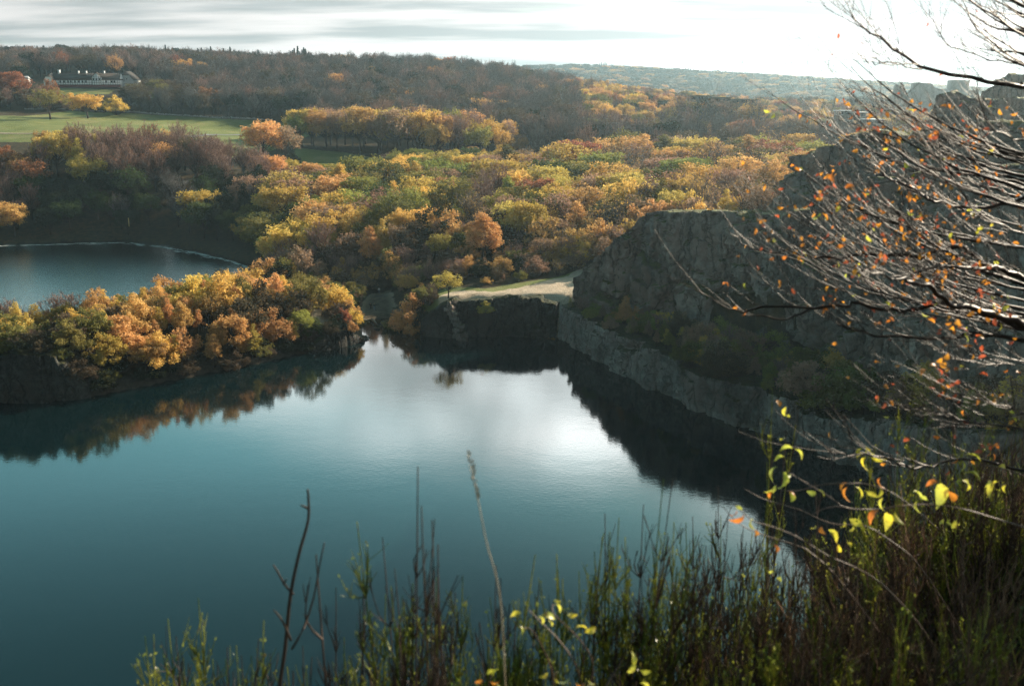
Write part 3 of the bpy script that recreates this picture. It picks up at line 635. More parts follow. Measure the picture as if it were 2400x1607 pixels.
SHAPES = {}
def shape(kind, k):
    key = (kind, k)
    if key not in SHAPES:
        SHAPES[key] = gen_tree({'round': 100, 'tall': 200, 'bush': 300, 'bare': 400, 'barelow': 500, 'barethin': 600, 'spruce': 700, 'pine': 800}[kind]+k, kind)
    return SHAPES[key]
MESHES = {}
def tree_meshes(kind, k, colr, pale=False, leafy=1.0):
    key = (kind, k, colr, pale, leafy)
    if key in MESHES: return MESHES[key]
    T, (lv, lq), tw = shape(kind, k)
    tm = T.mesh('trunk', BARKP if pale else BARK, smooth=True)
    nl = int(len(lq)*leafy); 
    sel = np.random.default_rng(5).permutation(len(lq))[:nl]; lv2 = lv.reshape(-1, 4, 3)[sel].reshape(-1, 3); lq2 = np.arange(4*nl).reshape(-1, 4)
    if tw is not None:
        tv, tq = tw; V = np.concatenate([lv2, tv]); polys = [lq2, tq+len(lv2)] if nl else [tq]
        mi = np.concatenate([np.zeros(nl), np.ones(len(tq))])
        cm = mesh_np('crown', V, polys, [LEAF[colr], TWIGP if colr in ('pink', 'rust') else TWIG], mi)
    else: cm = mesh_np('crown', lv2, [lq2], LEAF[colr])
    MESHES[key] = (tm, cm); return MESHES[key]
# collected placements: dict(kind,k,col,pale,leafy,x,y,z,s,rz,sq, label, name, cat, group)
PLACE = []
occupied = []
COLW = {'golden': 'golden', 'amber': 'amber', 'rust': 'rust red', 'yellow': 'yellow', 'lime': 'yellow-green', 'olive': 'olive', 'green': 'green', 'pink': 'pinkish brown', 'dark': 'dark green', 'needle': 'dark', 'brown': 'brown'}
def vlimit(kind_, u):
    if kind_ == 'left': return np.interp(u, [-100,0,60,110,180,400,480,560,620,690,700,860,900,1300], [335,335,345,300,288,288,300,325,350,372,378,376,345,330])
    return np.interp(u, [-100,0,100,300,400,600,700,1000,1200,1250,1400,1550,1700,1800,1900,2000,2150,2400], [108,104,108,104,110,119,122,124,145,156,174,184,205,218,225,238,255,255])
def cap(kind_, u, x, y, h, slack=.05):
    '''keep the crowns of a wood under its skyline'''
    r_ = ray(u, vlimit(kind_, u)); zl = 50+r_[2]/r_[1]*y; return min(h, zl-float(hz(x, y)[0])-h*slack*rng.random()*6)
def put(kind, colr, u, y, h, zone, width=1.0, pale=False, leafy=1.0, name=None, cat=None, label=None, k=None, x=None, hero=False, rz=None):
    if x is None: x = uy(u, y)[0]
    if k is None: k = int(rng.integers(0, {'round': 5, 'tall': 3, 'bush': 3, 'bare': 3, 'barelow': 2, 'barethin': 2, 'spruce': 2, 'pine': 2}[kind]))
    z = (top_z(x, y) if y < 225 else float(hz(x, y)[0]))-0.15
    ref = {'bush': 5.5, 'barelow': 6.6}.get(kind, 10.0)
    PLACE.append(dict(kind=kind, k=k, col=colr, pale=pale, leafy=leafy, x=x, y=y, z=z, s=h/ref, w=width, rz=rng.random()*6.28 if rz is None else rz,
                      zone=zone, name=name, cat=cat, label=label, hero=hero, h=h))
    occupied.append((x, y, h*0.32*width))
def free(x, y, rad):
    for ox, oy, orr in occupied:
        if (ox-x)**2+(oy-y)**2 < (rad+orr*0.6)**2: return False
    return True
# --- single trees the photograph picks out
hero = [
 ('round','yellow',1052,205.5,5.6,1.25,'spreading yellow oak with forked trunk standing alone on the pale gravel plateau'),
 ('bush','amber',962,206,7.6,1.0,'big orange bushy tree between the beach and the lone yellow oak'),
 ('bush','olive',925,208,5.0,1.0,'dull olive bush on the right bank of the small beach'),
 ('round','lime',498,200,9.0,0.95,'green-gold round tree rising above the wooded strip in front of the far lake'),
 ('round','amber',566,202,9.0,0.95,'rounded orange tree next to the green-gold one on the wooded strip'),
 ('tall','amber',1134,244,14.0,1.3,'tall orange tree, highest of those just behind the plateau'),
 ('round','golden',1238,262,13.5,0.9,'golden round-topped tree above the pale birch behind the plateau'),
 ('round','pink',1268,236,7.6,0.95,'domed pale birch with bare pinkish twigs at the back of the gravel plateau'),
 ('tall','amber',1350,258,13.0,1.4,'orange tree tallest among the birches left of the cliff'),
 ('tall','amber',868,254,12.0,1.2,'golden brown tree left of the pair behind the beach'),
 ('tall','yellow',898,256,12.0,1.0,'slender yellow tree in the middle of the row behind the beach'),
 ('round','pink',938,256,10.5,0.8,'pinkish bare-twigged tree right of the slender yellow one behind the beach'),
 ('round','yellow',1030,250,9.0,0.8,'yellow-green tree with upswept branches behind the big orange bush'),
 ('bush','yellow',1140,199.5,2.3,1.3,'low yellow bush on the edge of the gravel plateau'),
 ('bush','amber',1290,198.5,2.6,0.9,'orange bush at the plateau edge next to the cliff foot'),
 ('bush','dark',1195,198.6,1.5,1.2,'small dark shrub hanging over the plateau edge'),
 ('bush','dark',1100,198.6,1.3,1.2,'small dark shrub beside the low yellow bush'),
 ('bush','amber',822,203,5.0,0.7,'orange-red bush at the tip of the wooded strip by the water'),
 ('bush','rust',800,197,4.2,0.8,'dark red bush in the middle of the strip tip'),
 ('bush','golden',780,205,6.6,1.0,'bright golden bush above the beach on the strip tip'),
 ('round','olive',700,222,8.5,1.0,'olive green tree at the back of the strip beside the left path'),
 ('round','golden',480,338,14.0,1.1,'bright yellow-green oak leaning out of the shaded wood right of the far lake'),
 ('round','pink',588,352,13.5,1.1,'domed purplish brown tree above the yellow-green oak'),
 ('round','olive',612,288,12.0,1.1,'broad olive tree with long bare trunk at the right end of the far lake'),
 ('round','olive',118,545,17.0,1.2,'big dark-leaved tree with sunlit right edge on the meadow below the farmhouse'),
 ('round','golden',205,570,15,1.2,'golden domed tree on the slope just below the farmhouse'),
 ('bush','golden',275,590,9,1.2,'low golden bush right of the domed golden tree under the farmhouse'),
 ('bush','rust',118,620,12,0.8,'purple-brown bush before the left end of the farmhouse'),
 ('round','rust',28,620,19,1.2,'orange-brown domed tree left of the farmhouse'),
 ('round','amber',620,432,18,1.15,'pair-like gold and brown oak at the field corner, left of the second wood'),
 ('round','pink',668,436,17,1.0,'brownish oak touching the gold one at the field corner'),
 ('bush','dark',680,425,6.5,1.1,'dark round bush on the small shaded meadow'),
 ('round','pink',1255,395,16,1.0,'rounded brown-pink tree with rust rim left of the big yellow-green oak in the valley'),
 ('round','lime',1395,385,18,1.1,'large yellow-green oak standing out in the valley wood'),
 ('round','pink',1480,420,17,1.1,'dark domed tree with red rim behind the large yellow-green oak'),
 ('round','amber',1560,410,16,1.0,'rounded tree with orange rim in the right of the valley'),
 ('tall','pink',1680,400,19,1.6,'broad pinkish tree leaning right near the dark upper cliff'),
 ('tall','amber',1755,420,20,1.4,'peaked orange tree just left of the dark upper cliff'),
 ('bush','amber',1468,182,4.6,0.8,'single orange bush on the shaded ledge under the quarry face'),
 ('barelow','pink',150,190,6.2,1.4,'bare fan-shaped thicket against the bright far lake'),
 ('barelow','pink',18,182,5.6,1.1,'bare thicket at the left edge by the far lake'),
 ('bush','yellow',42,176,4.8,0.7,'yellow bush left of the bare fan-shaped thicket'),
 ('bush','golden',140,178,2.6,1.0,'small bright yellow bush beside the left footpath'),
 ('bush','olive',40,162,4.4,1.6,'wide olive bush on top of the dark strip cliff at the left edge'),
 ('bare','pink',1225,640,20,1.0,'tall bare tree standing highest on the right shoulder of the dark hill'),
 ('bare','rust',1560,600,16,1.0,'bare dark tree with rounded crown on the ridge above the long low roofs'),
 ('bare','rust',1612,590,17,1.3,'umbrella-shaped rust-tinged tree on the ridge above the long low roofs'),
 ('bare','brown',1668,590,19,1.0,'bare twiggy tree right of the umbrella-shaped one on the ridge'),
]
for kd, c, u, y, h, w, lab in hero:
    bare = kd.startswith('bare')
    put(kd, c, u, y, h, 'hero', width=w, leafy=(0.12 if bare else (0.45 if c == 'pink' else 1.0)), label=lab, hero=True,
        name='bare_tree' if bare else ('shrub' if kd == 'bush' else 'autumn_tree'), cat='shrub' if kd == 'bush' else 'tree')
def pick(opts):
    w = np.array([o[-1] for o in opts], float); return opts[int(rng.choice(len(opts), p=w/w.sum()))]
def inframe(x, y, z, h=8, m=120):
    d = np.array([x, y, z+h*0.5-50]); 
    # camera coordinates
    cxx = d[0]; cz_ = d[1]*CP - d[2]*SP; cyy = d[1]*SP + d[2]*CP
    u = 1200+F*cxx/cz_; v = 803.5-F*cyy/cz_
    return (-m < u < 2400+m) and v < 1700, u, v, cz_
sdq = lambda x, y: float(sdist(QUARRY, np.array([x]), np.array([y]))[0])
sdl = lambda x, y: float(sdist(LAKE, np.array([x]), np.array([y]))[0])
def inpoly(poly, x, y, m=0): return float(sdist(np.array(poly), np.array([x]), np.array([y]))[0]) < m
# --- the wooded strip between the lakes
def scatter(y0, y1, u0, u1, sp, fn, jitter=0.42):
    y = y0
    while y < y1:
        x0, x1 = uy(u0, y)[0], uy(u1, y)[0]; n = max(1, int((x1-x0)/sp))
        for i in range(n):
            x = x0+(i+0.5)*sp+rng.normal()*sp*jitter; yy = y+rng.normal()*sp*jitter
            u = ucol(x, yy)
            fn(x, yy, u)
        y += sp*0.9
def f_strip(x, y, u):
    if u > 850 or sdq(x, y) < 1.2 or sdl(x, y) < 1.5: return
    if sdq(x, y) > 0 and y > 226: return
    if inpoly(PATHP, x, y, 1.5) or inpoly(PATHQ, x, y, 1.5) or inpoly(BEACH, x, y, 1.5): return
    if u < 215 and sdq(x, y) < 4.5 and u > 95: return
    if not free(x, y, 1.1): return
    s = sdq(x, y); h = np.interp(u, [0, 200, 450, 560, 700, 850], [4.2, 5.2, 6.6, 7.4, 6.8, 4.6])*(0.75+0.45*rng.random())*(0.85 if s < 6 else 1)
    if u < 200: kd, c, lf, _ = pick([('bush','olive',1,3),('bush','golden',1,2),('barelow','pink',.2,3),('bush','brown',1,3)]); h *= 0.8
    elif u > 690: kd, c, lf, _ = pick([('bush','olive',1,4),('bush','golden',1,4),('round','lime',1,2),('bush','amber',1,2),('bush','green',1,3),('bush','brown',1,3)]); h *= .85
    else: kd, c, lf, _ = pick([('tall','golden',1,6),('tall','amber',1,7),('bush','golden',1,3),('round','amber',1,2.5),('bush','amber',1,4),('tall','yellow',1,2),('bush','olive',1,2),('barelow','pink',.3,1.2),('bush','brown',1,1.5)])
    put(kd, c, None, y, h, 'strip', x=x, width=1.1, leafy=lf, pale=(kd == 'tall'))
scatter(150, 236, -80, 850, 3.35, f_strip)
def f_shore(x, y, u):
    s = sdq(x, y)
    if not (0.3 < s < 4.5) or u > 845 or y > 222 or u < 215 or not free(x, y, 0.25): return
    kd, c, lf, _ = pick([('bush','dark',1,4),('bush','brown',1,4),('bush','olive',1,2),('bush','amber',1,1),('barelow','brown',.2,1)])
    put(kd, c, None, y, 1.6+1.6*rng.random(), 'strip', x=x, width=1.2, leafy=lf)
scatter(158, 222, 200, 850, 2.4, f_shore)
for u, y, h in [(20,158,2.5),(60,156.5,2.0),(100,159,3.0),(150,160,2.6),(170,157,2.2),(195,159,3.2),(215,157.5,2.4),(235,160,3.0),(-40,158,2.6)]:
    put('bush', pick([('olive', 2), ('brown', 3), ('dark', 1)])[0], u, y, h, 'strip', width=1.2)
# --- banks of the beach cove and the rim of the plateau
def f_cove(x, y, u):
    if sdq(x, y) < 0.5 or inpoly(PLAT, x, y, 0.8) or inpoly(BEACH, x, y, 0.6) or not free(x, y, 0.7): return
    kd, c, lf, _ = pick([('bush','dark',1,4),('bush','brown',1,3),('bush','olive',1,2),('barelow','brown',.3,1)])
    put(kd, c, None, y, 2.2+1.8*rng.random(), 'cove', x=x, width=1.1, leafy=lf)
scatter(199, 214, 935, 1035, 2.6, f_cove)
for u in np.arange(1080, 1335, 22):
    put('bush', 'dark' if rng.random() < .6 else 'brown', u+rng.normal()*5, 198.2+rng.random()*0.8, 0.9+0.8*rng.random(), 'rim', width=1.3)
# --- ledge between the quarry wall and the quarry face
def f_ledge(x, y, u):
    d = np.hypot(WXY[:, 0]-x, WXY[:, 1]-y); j = int(d.argmin())
    if sdq(x, y) < 0.9: return
    cf = np.interp(u, [1337, 1440, 1600, 1800, 2000, 2200, 2500], [200, 192, 181, 163, 148, 130, 108])
    if y > cf-0.5 or u < 1300: return
    if not free(x, y, 0.9): return
    kd, c, lf, _ = pick([('bush','brown',1,2),('tall','yellow',1,2.5),('bush','golden',1,1.6),('tall','olive',1,3),('bush','olive',1,4),('bush','lime',1,1.5),('tall','pink',1,1.5),('bush','pink',1,2.5),('tall','lime',1,2.5),('tall','golden',1,.7),('barelow','pink',.3,1.5)])
    h = np.interp(u, [1300, 1400, 1600, 2400], [1.8, 2.8, 4.2, 5.4])*(0.75+0.5*rng.random())*np.interp(cf-y, [0, 7], [.4, 1])
    put(kd, c, None, y, h, 'ledge', x=x, width=1.15, leafy=lf)
scatter(98, 203, 1300, 2450, 2.8, f_ledge)
# --- low scrub behind the plateau, then the valley wood
def f_scrub(x, y, u):
    if sdq(x, y) < 6 or inpoly(PLATG, x, y, 0.3) or inpoly(PLAT, x, y, 1.2) or inpoly(BEACH, x, y, 1) or inpoly(PATHQ, x, y, 2) or not free(x, y, 1.0): return
    if np.hypot((x-uy(925, 262)[0])/1.6, y-262) < 6 or np.hypot((x-uy(1120, 268)[0])/1.6, y-268) < 5: return
    if u > 1345 and y < 212: return
    if u < 850 and sdl(x, y) < 2: return
    kd, c, lf, _ = pick([('bush','brown',1,2),('bush','olive',1,3),('barelow','pink',.4,3),('bush','amber',1,3),('bush','pink',.7,3),('tall','golden',1,2),('tall','pink',.6,2),('bush','dark',1,1)])
    h = np.interp(y, [213, 222, 240, 262], [1.3, 2.8, 4.8, 8])*(0.7+0.6*rng.random())
    if u > 1290: h *= 1.35; c = pick([('amber', 2), ('pink', 4), ('golden', 1)])[0]
    put(kd, c, None, y, h, 'scrub', x=x, width=1.1, leafy=lf, pale=kd == 'tall')
scatter(213, 262, 560, 1700, 4.4, f_scrub)
def f_valley(x, y, u):
    if sdl(x, y) < 3 or sdq(x, y) < 5 or inpoly(FIELD, x, y, 3) or inpoly(MEADOW, x, y, 3): return
    if u > 1345 and y < 275 and u > 1345+(y-200)*8: return
    if u < 625 and sdl(x, y) < 7: return
    if np.hypot((x-uy(925, 262)[0])/1.6, y-262) < 7 or np.hypot((x-uy(1120, 268)[0])/1.6, y-268) < 6: return
    if not free(x, y, 2.3): return
    left = u < np.interp(y, [300, 330, 400, 430], [560, 600, 680, 660])
    if left and y > 318:      # the shaded wood above the far lake
        hh = cap('left', u, x, y, 14*(0.8+0.4*rng.random()))
        if hh < 4: return
        low = hz(x, y)[0] < 11
        if u < 75: kd, c, lf, _ = pick([('round','rust',1,4),('round','amber',.8,3),('bare','rust',.3,2)])
        elif u < 215 and not low and y < 420: kd, c, lf, _ = pick([('round','yellow',1,5),('tall','yellow',1,3),('bare','pink',.2,1.5),('round','amber',1,1)])
        elif low: kd, c, lf, _ = pick([('round','green',1,4),('round','dark',1,4),('tall','dark',1,2),('bare','brown',.2,2)])
        else: kd, c, lf, _ = pick([('bare','pink',.22,8),('bare','rust',.35,3),('round','brown',.6,1.5),('round','amber',.6,.6)])
        put(kd, c, None, y, hh*(0.85 if low else 1.05), 'leftwood', x=x, width=1.0, leafy=lf); return
    h = np.interp(y, [262, 300, 440], [11, 12.5, 15])*(0.62+0.7*rng.random())
    if y > 380 and u < 1300:
        h = cap('left', u, x, y, h)
        if h < 4: return
    if y > 400 and u < 900: kd, c, lf, _ = pick([('round','lime',1,5),('round','yellow',1,5),('round','pink',.5,1.5)])
    else: kd, c, lf, _ = pick([('round','golden',1,6),('round','yellow',1,4),('round','lime',1,3.2),('round','amber',1,3),('round','pink',.45,3.5),('round','olive',1,3),('round','rust',1,.8),('bare','pink',.35,2.6),('bare','amber',.6,1.6),('round','green',1,.8),('tall','golden',1,2),('tall','lime',1,1),('tall','olive',1,1)])
    if u > 1500 and rng.random() < .4: c = 'pink' if rng.random() < .5 else 'amber'
    put(kd, c, None, y, h, 'valley', x=x, width=1.1 if y < 330 else 1.35, leafy=lf)
scatter(262, 325, -150, 2500, 7.6, f_valley); scatter(328, 425, -150, 690, 7.2, f_valley); scatter(328, 462, 690, 2500, 10.2, f_valley)
# --- second wood behind the small meadow
def f_second(x, y, u):
    if inpoly(FIELD, x, y, 3) or inpoly(MEADOW, x, y, 3): return
    top = np.interp(u, [600, 700, 800, 900, 960, 1100, 1190, 1230], [0, 17, 20, 21, 20, 19, 15, 8])
    if top < 8 or not free(x, y, 2.5): return
    front = y < 475
    kd, c, lf, _ = pick([('bare','pink',.4,3),('round','golden',1,3.5),('round','amber',1,2.5),('round','pink',.6,3),('round','lime',1,1.5),('round','olive',1,1)])
    put(kd, c, None, y, top*(0.85+0.25*rng.random()), 'second', x=x, width=0.85, leafy=lf)
scatter(462, 510, 690, 1225, 7.2, f_second)
# --- slope under the farmhouse and the meadow margins
def f_farm(x, y, u):
    if inpoly(LAWN, x, y, 0) or inpoly(FIELD, x, y, 1) or not free(x, y, 2): return
    if y > 640 and 60 < u < 330: return
    if 120 < u < 300: 
        kd, c, lf, _ = pick([('bush','brown',1,3),('barelow','pink',.3,3),('bush','olive',1,1),('bush','rust',1,1)]); h = 4+3.5*rng.random()
        if y > 620: h *= 0.5
    elif u < 120: kd, c, lf, _ = pick([('round','rust',.8,2),('bare','pink',.3,3),('bush','brown',1,3),('round','amber',.8,1)]); h = 6+5*rng.random()
    else: kd, c, lf, _ = pick([('bare','brown',.15,3),('round','brown',.7,3),('round','olive',.8,1)]); h = 9+6*rng.random()
    put(kd, c, None, y, h, 'farm', x=x, leafy=lf)
scatter(600, 672, -200, 460, 7.0, f_farm)
# --- the dark hill
def f_hill(x, y, u):
    if inpoly(FIELD, x, y, 4) or inpoly(MEADOW, x, y, 4) or inpoly(LAWN, x, y, 4): return
    if y < 700 and u < 430: return
    if y < 745 and 60 < u < 330: return
    if u > 1235 and y < 470 or not free(x, y, 3.0) : return
    if 690 < u < 1225 and y < 525: return
    if 1600 < u < 1790 and 622 < y < 660: return
    if 1960 < u < 2110 and 560 < y < 690: return
    right = u > 1350 and y > 540
    h = (13 if right else 17)*(0.75+0.4*rng.random())
    h = cap('hill', u, x, y, h) if y > 590 else h
    if h < 4.5: return
    if right and y > 620: kd, c, lf, _ = pick([('round','amber',1,4),('round','olive',1,3),('bare','pink',.3,3),('round','golden',1,2),('round','rust',.8,1.5),('round','dark',1,1.5)])
    elif right: kd, c, lf, _ = pick([('round','pink',.7,3),('bare','pink',.3,5),('round','olive',1,3),('bare','brown',.2,3),('round','amber',1,2)])
    else: kd, c, lf, _ = pick([('bare','brown',.1,9),('bare','pink',.06,3),('round','brown',.6,2.5),('bare','rust',.2,.8),('round','rust',.6,.25),('round','amber',.7,.15),('round','dark',.9,.8)])
    put(kd, c, None, y, h, 'hill', x=x, width=0.9, leafy=lf)
for u_, v_ in [(1604,222),(1617,232),(1633,236),(1650,228),(1668,238),(1684,240),(1700,242),(1716,243),(1733,244),(1748,241),(1762,246),(1779,236),(1641,243),(1692,246),(1725,249)]:
    yy_ = 616+rng.normal()*2; r_ = ray(u_, v_); hh_ = 50+r_[2]/r_[1]*yy_-float(hz(*uy(u_, yy_))[0])
    if hh_ > 3: put('round' if rng.random() < .6 else 'bare', pick([('amber', 3), ('olive', 3), ('pink', 3), ('dark', 1)])[0], u_, yy_, hh_, 'hill', width=.9, leafy=.6)
def big(y0, y1, sp): scatter(y0, y1, -150, 2500, sp, f_hill, 0.38)
occupied = [o for o in occupied if o[1] > 440]
# a coarse grid keeps the free() test quick on the hill
_cells = {}
def free(x, y, rad):
    ci, cj = int(x//12), int(y//12)
    for a in (-1, 0, 1):
        for b in (-1, 0, 1):
            for ox, oy, orr in _cells.get((ci+a, cj+b), ()):
                if (ox-x)**2+(oy-y)**2 < (rad+orr*0.6)**2: return False
    _cells.setdefault((ci, cj), []).append((x, y, 3.0)); return True
for o in occupied: _cells.setdefault((int(o[0]//12), int(o[1]//12)), []).append(o)
big(470, 700, 7.6); big(700, 960, 9.5)
# conifers on the skyline
for (u, y, h) in [(686,880,17),(694,885,20),(702,890,22),(712,886,19),(720,880,20),(727,888,17),(690,895,18),(707,880,17),(716,895,21),(610,900,17),(395,900,16),(470,900,15),(500,905,17),(530,900,16),(545,905,18),(565,900,15),(590,900,14),(880,905,18)]:
    put('spruce', 'needle', u, y, h*0.9, 'skyline', width=0.9, hero=True, name='spruce_tree', cat='conifer')
for u in np.arange(1060, 1250, 8): put('spruce', 'needle', u+rng.normal()*2, 930+rng.normal()*8, 11*(.8+.4*rng.random()), 'spruces', width=0.8)
for u, y, h in [(1945,640,17),(1958,645,17),(1992,640,18),(2030,642,18),(2044,640,17),(2056,645,16),(1932,650,12)]:
    put('pine', 'needle', u, y, h*0.85, 'pines', width=1.0, hero=True, name='pine_tree', cat='pine')
for u in np.arange(0, 700, 14): put('round' if rng.random() < .7 else 'spruce', 'needle' if rng.random() < .45 else 'dark', u+rng.normal()*4, 915+rng.normal()*8, 12*(.8+.4*rng.random()), 'crest')
# far hazy ridge: larger spacing, larger groups
def f_far(x, y, u):
    if u < 1150: return
    c = pick([('dark', 4), ('brown', 3), ('amber', 1.6), ('pink', 1.5), ('needle', 2)])[0]
    put('round', c, None, y, 13*(.7+.5*rng.random()), 'far', x=x, width=1.9)
scatter(1500, 2750, 1150, 2500, 26, f_far, 0.4)
for u in list(np.arange(1405, 1425, 4))+[1606, 1612, 1617, 1668, 1700, 1715]: put('spruce', 'needle', u, 2600, 14+6*rng.random(), 'far')
def f_mid(x, y, u):
    if 2130 < u < 2300 and y < 960: return
    put(*pick([('round','dark',2),('round','brown',3),('bare','brown',2),('round','amber',1)])[:2], None, y, 12*(.8+.4*rng.random()), 'mid', x=x, width=1.2, leafy=.8)
scatter(960, 1480, 1650, 2500, 19, f_mid, 0.4)

# --- the 300 that show largest stand alone, the rest is the forest
def score(p):
    ok, u, v, d = inframe(p['x'], p['y'], p['z'], p['h'], 40)
    p['u'], p['v'], p['d'] = u, v, d
    if not ok: return -1
    if p['hero']: return 1e6
    s = p['h']/d
    if p['zone'] == 'valley' and p['y'] > 330: s *= 0.9
    return s
for p in PLACE: p['score'] = score(p)
PLACE.sort(key=lambda p: -p['score'])
NS = 300
solo, rest = PLACE[:NS], [p for p in PLACE[NS:] if p['score'] > 0 or inframe(p['x'], p['y'], p['z'], p['h'], 260)[0] or p['y'] < 330]
ZONE = {'strip': 'on the wooded strip between the two lakes', 'cove': 'on the dark bank right of the beach', 'rim': 'hanging over the edge of the gravel plateau',
        'ledge': 'on the shaded ledge between quarry wall and quarry face', 'scrub': 'in the scrub just behind the plateau', 'valley': 'in the sunlit valley wood', 'leftwood': 'in the shaded wood above the far lake',
        'second': 'in the wood behind the small meadow', 'farm': 'on the slope under the farmhouse', 'hill': 'on the dark hillside', 'skyline': 'on the skyline of the dark hill', 'pines': 'beside the white flat roofs', 'spruces': 'along the crest', 'crest': 'along the crest', 'far': 'on the far ridge', 'mid': 'beyond the hill'}
KW = {'round': ('autumn_tree', 'tree', 'round-crowned tree'), 'tall': ('birch_tree', 'tree', 'slender birch'), 'bush': ('shrub', 'shrub', 'bushy shrub'), 'bare': ('bare_tree', 'tree', 'nearly bare tree'), 'barelow': ('bare_thicket', 'shrub', 'bare twiggy thicket'),
      'barethin': ('bare_tree', 'tree', 'thin bare tree'), 'spruce': ('spruce_tree', 'conifer', 'pointed spruce'), 'pine': ('pine_tree', 'pine', 'flat-topped pine')}
REFS = {'strip': [(95, 'at the far left end'), (215, 'just past the left footpath'), (300, 'over the low shore left of the strip middle'), (390, 'left of the strip middle'), (470, 'short of the green-gold tree'), (540, 'below the green-gold tree'), (610, 'below the rounded orange tree'), (690, 'right of the rounded orange tree'), (760, 'around the right footpath'), (9999, 'on the tip by the beach')],
        'ledge': [(1420, 'near the plateau end'), (1500, 'around the single orange bush'), (1600, 'where the wall has its first deep clefts'), (1720, 'over the wall of split blocks'), (1850, 'below the first hanging twigs'), (2000, 'under the beech branches'), (9999, 'at the near end behind the brambles')],
        'valley': [(700, 'toward the far lake'), (860, 'left of the beach'), (1000, 'in line with the beach'), (1150, 'behind the lone oak'), (1300, 'behind the gravel plateau'), (1450, 'left of the quarry face'), (1650, 'over the quarry face'), (9999, 'beside the upper cliff')],
        'scrub': [(860, 'left of the beach'), (1000, 'behind the beach'), (1150, 'behind the lone oak'), (1280, 'along the gravel clearing'), (9999, 'left of the quarry face')]}
def make_label(p):
    w = COLW[p['col']]; n, c, t = KW[p['kind']]
    where = ZONE[p['zone']]; r = next((x for lim, x in REFS.get(p['zone'], []) if p['u'] < lim), '')
    return w, t, where, r
groups = {}
for p in solo:
    n, c, t = KW[p['kind']]
    if not p['label']:
        w, t, where, r = make_label(p); groups.setdefault((p['zone'], w, t, r), []).append(p)
    p['name'] = p['name'] or n; p['cat'] = p['cat'] or c
short = {'strip': 'on the strip between the lakes', 'ledge': 'on the shaded ledge', 'valley': 'in the valley wood', 'scrub': 'in the scrub behind the plateau', 'cove': 'on the dark bank right of the beach', 'rim': 'at the gravel plateau edge', 'leftwood': 'in the shaded wood above the far lake', 'skyline': 'on the dark hill skyline', 'pines': 'beside the white flat roofs'}
for (zone, w, t, r), ps in groups.items():
    z = short.get(zone, ZONE[zone])
    ps.sort(key=lambda p: p['v'])
    if len(ps) == 1: names = ['']
    elif len(ps) == 2: names = ['farther ', 'nearer '] if abs(ps[0]['v']-ps[1]['v']) > 14 else None
    elif len(ps) == 3: names = ['farthest ', 'middle ', 'nearest ']
    else: names = None
    if names is None:
        ps.sort(key=lambda p: p['u']); m = len(ps)
        names = {2: ['left ', 'right ']}.get(m) or ([ 'leftmost ']+['%s ' % o for o in ['second', 'third', 'fourth', 'fifth', 'sixth', 'seventh', 'eighth', 'ninth', 'tenth', 'eleventh', 'twelfth', 'thirteenth', 'fourteenth', 'fifteenth', 'sixteenth', 'seventeenth', 'eighteenth', 'nineteenth', 'twentieth']][:m-2]+['rightmost '])
        if m > 21: names = ['']*m
        else: names = [x if x in ('left ', 'right ', 'leftmost ', 'rightmost ') else x+'from left, ' for x in names]
    for p, nm in zip(ps, names):
        txt = ('%s%s %s %s%s' % (nm, w, t, z, (' '+r) if r else '')).strip()
        p['label'] = ' '.join(txt.split()[:16]); p['group'] = '%ss %s' % (t, z)
def place(name, kindkey, p):
    tm, cm = tree_meshes(*kindkey)
    root = empty(name, (p['x'], p['y'], p['z']), p['rz'], 1.0); root.scale = (p['s']*p['w'], p['s']*p['w'], p['s'])
    obj('trunk', tm, root); obj('crown', cm, root); return root
for p in solo:
    r_ = place(p['name'], (p['kind'], p['k'], p['col'], p['pale'], p['leafy']), p)
    tag(r_, p['label'], p['cat'], p.get('group'))
# the rest: one object, instances on points
proto = bpy.data.collections.new('forest_kinds'); keys = {}; order = []
for p in rest:
    kk = p['k'] % (5 if p['kind'] == 'round' else 3 if p['kind'] in ('tall', 'bush', 'bare') else 2)
    key = (p['kind'], kk, p['col'], False, p['leafy'])
    if key not in keys: keys[key] = len(order); order.append(key)
    p['pi'] = keys[key]
joined = []
for n, key in enumerate(order):
    tm, cm = tree_meshes(*key)
    V = []; polys = {}; mi = {}
    mats = [m for m in tm.materials]+[m for m in cm.materials]; off = 0; mo = 0
    for me in (tm, cm):
        co = np.empty(len(me.vertices)*3, np.float32); me.vertices.foreach_get('co', co); V.append(co.reshape(-1, 3))
        lt = np.empty(len(me.polygons), np.int32); me.polygons.foreach_get('loop_total', lt); ls = np.empty(len(me.polygons), np.int32); me.polygons.foreach_get('loop_start', ls)
        li = np.empty(len(me.loops), np.int32); me.loops.foreach_get('vertex_index', li); ma = np.empty(len(me.polygons), np.int32); me.polygons.foreach_get('material_index', ma)
        for k in np.unique(lt):
            s = lt == k; idx = li[ls[s][:, None]+np.arange(k)[None]]+off
            polys.setdefault(k, []).append(idx); mi.setdefault(k, []).append(ma[s]+mo)
        off += len(me.vertices); mo += len(me.materials)
    ks = list(polys); me = mesh_np('tree_%03d' % n, np.concatenate(V), [np.concatenate(polys[k]) for k in ks], mats, np.concatenate([np.concatenate(mi[k]) for k in ks]))
    o = bpy.data.objects.new('tree_kind_%03d' % n, me); proto.objects.link(o)
pm = bpy.data.meshes.new('forest'); pm.from_pydata([(p['x'], p['y'], p['z']) for p in rest], [], [])
a = pm.attributes.new('pick', 'INT', 'POINT'); a.data.foreach_set('value', [p['pi'] for p in rest])
a = pm.attributes.new('size', 'FLOAT_VECTOR', 'POINT'); a.data.foreach_set('vector', [c for p in rest for c in (p['s']*p['w'], p['s']*p['w'], p['s'])])
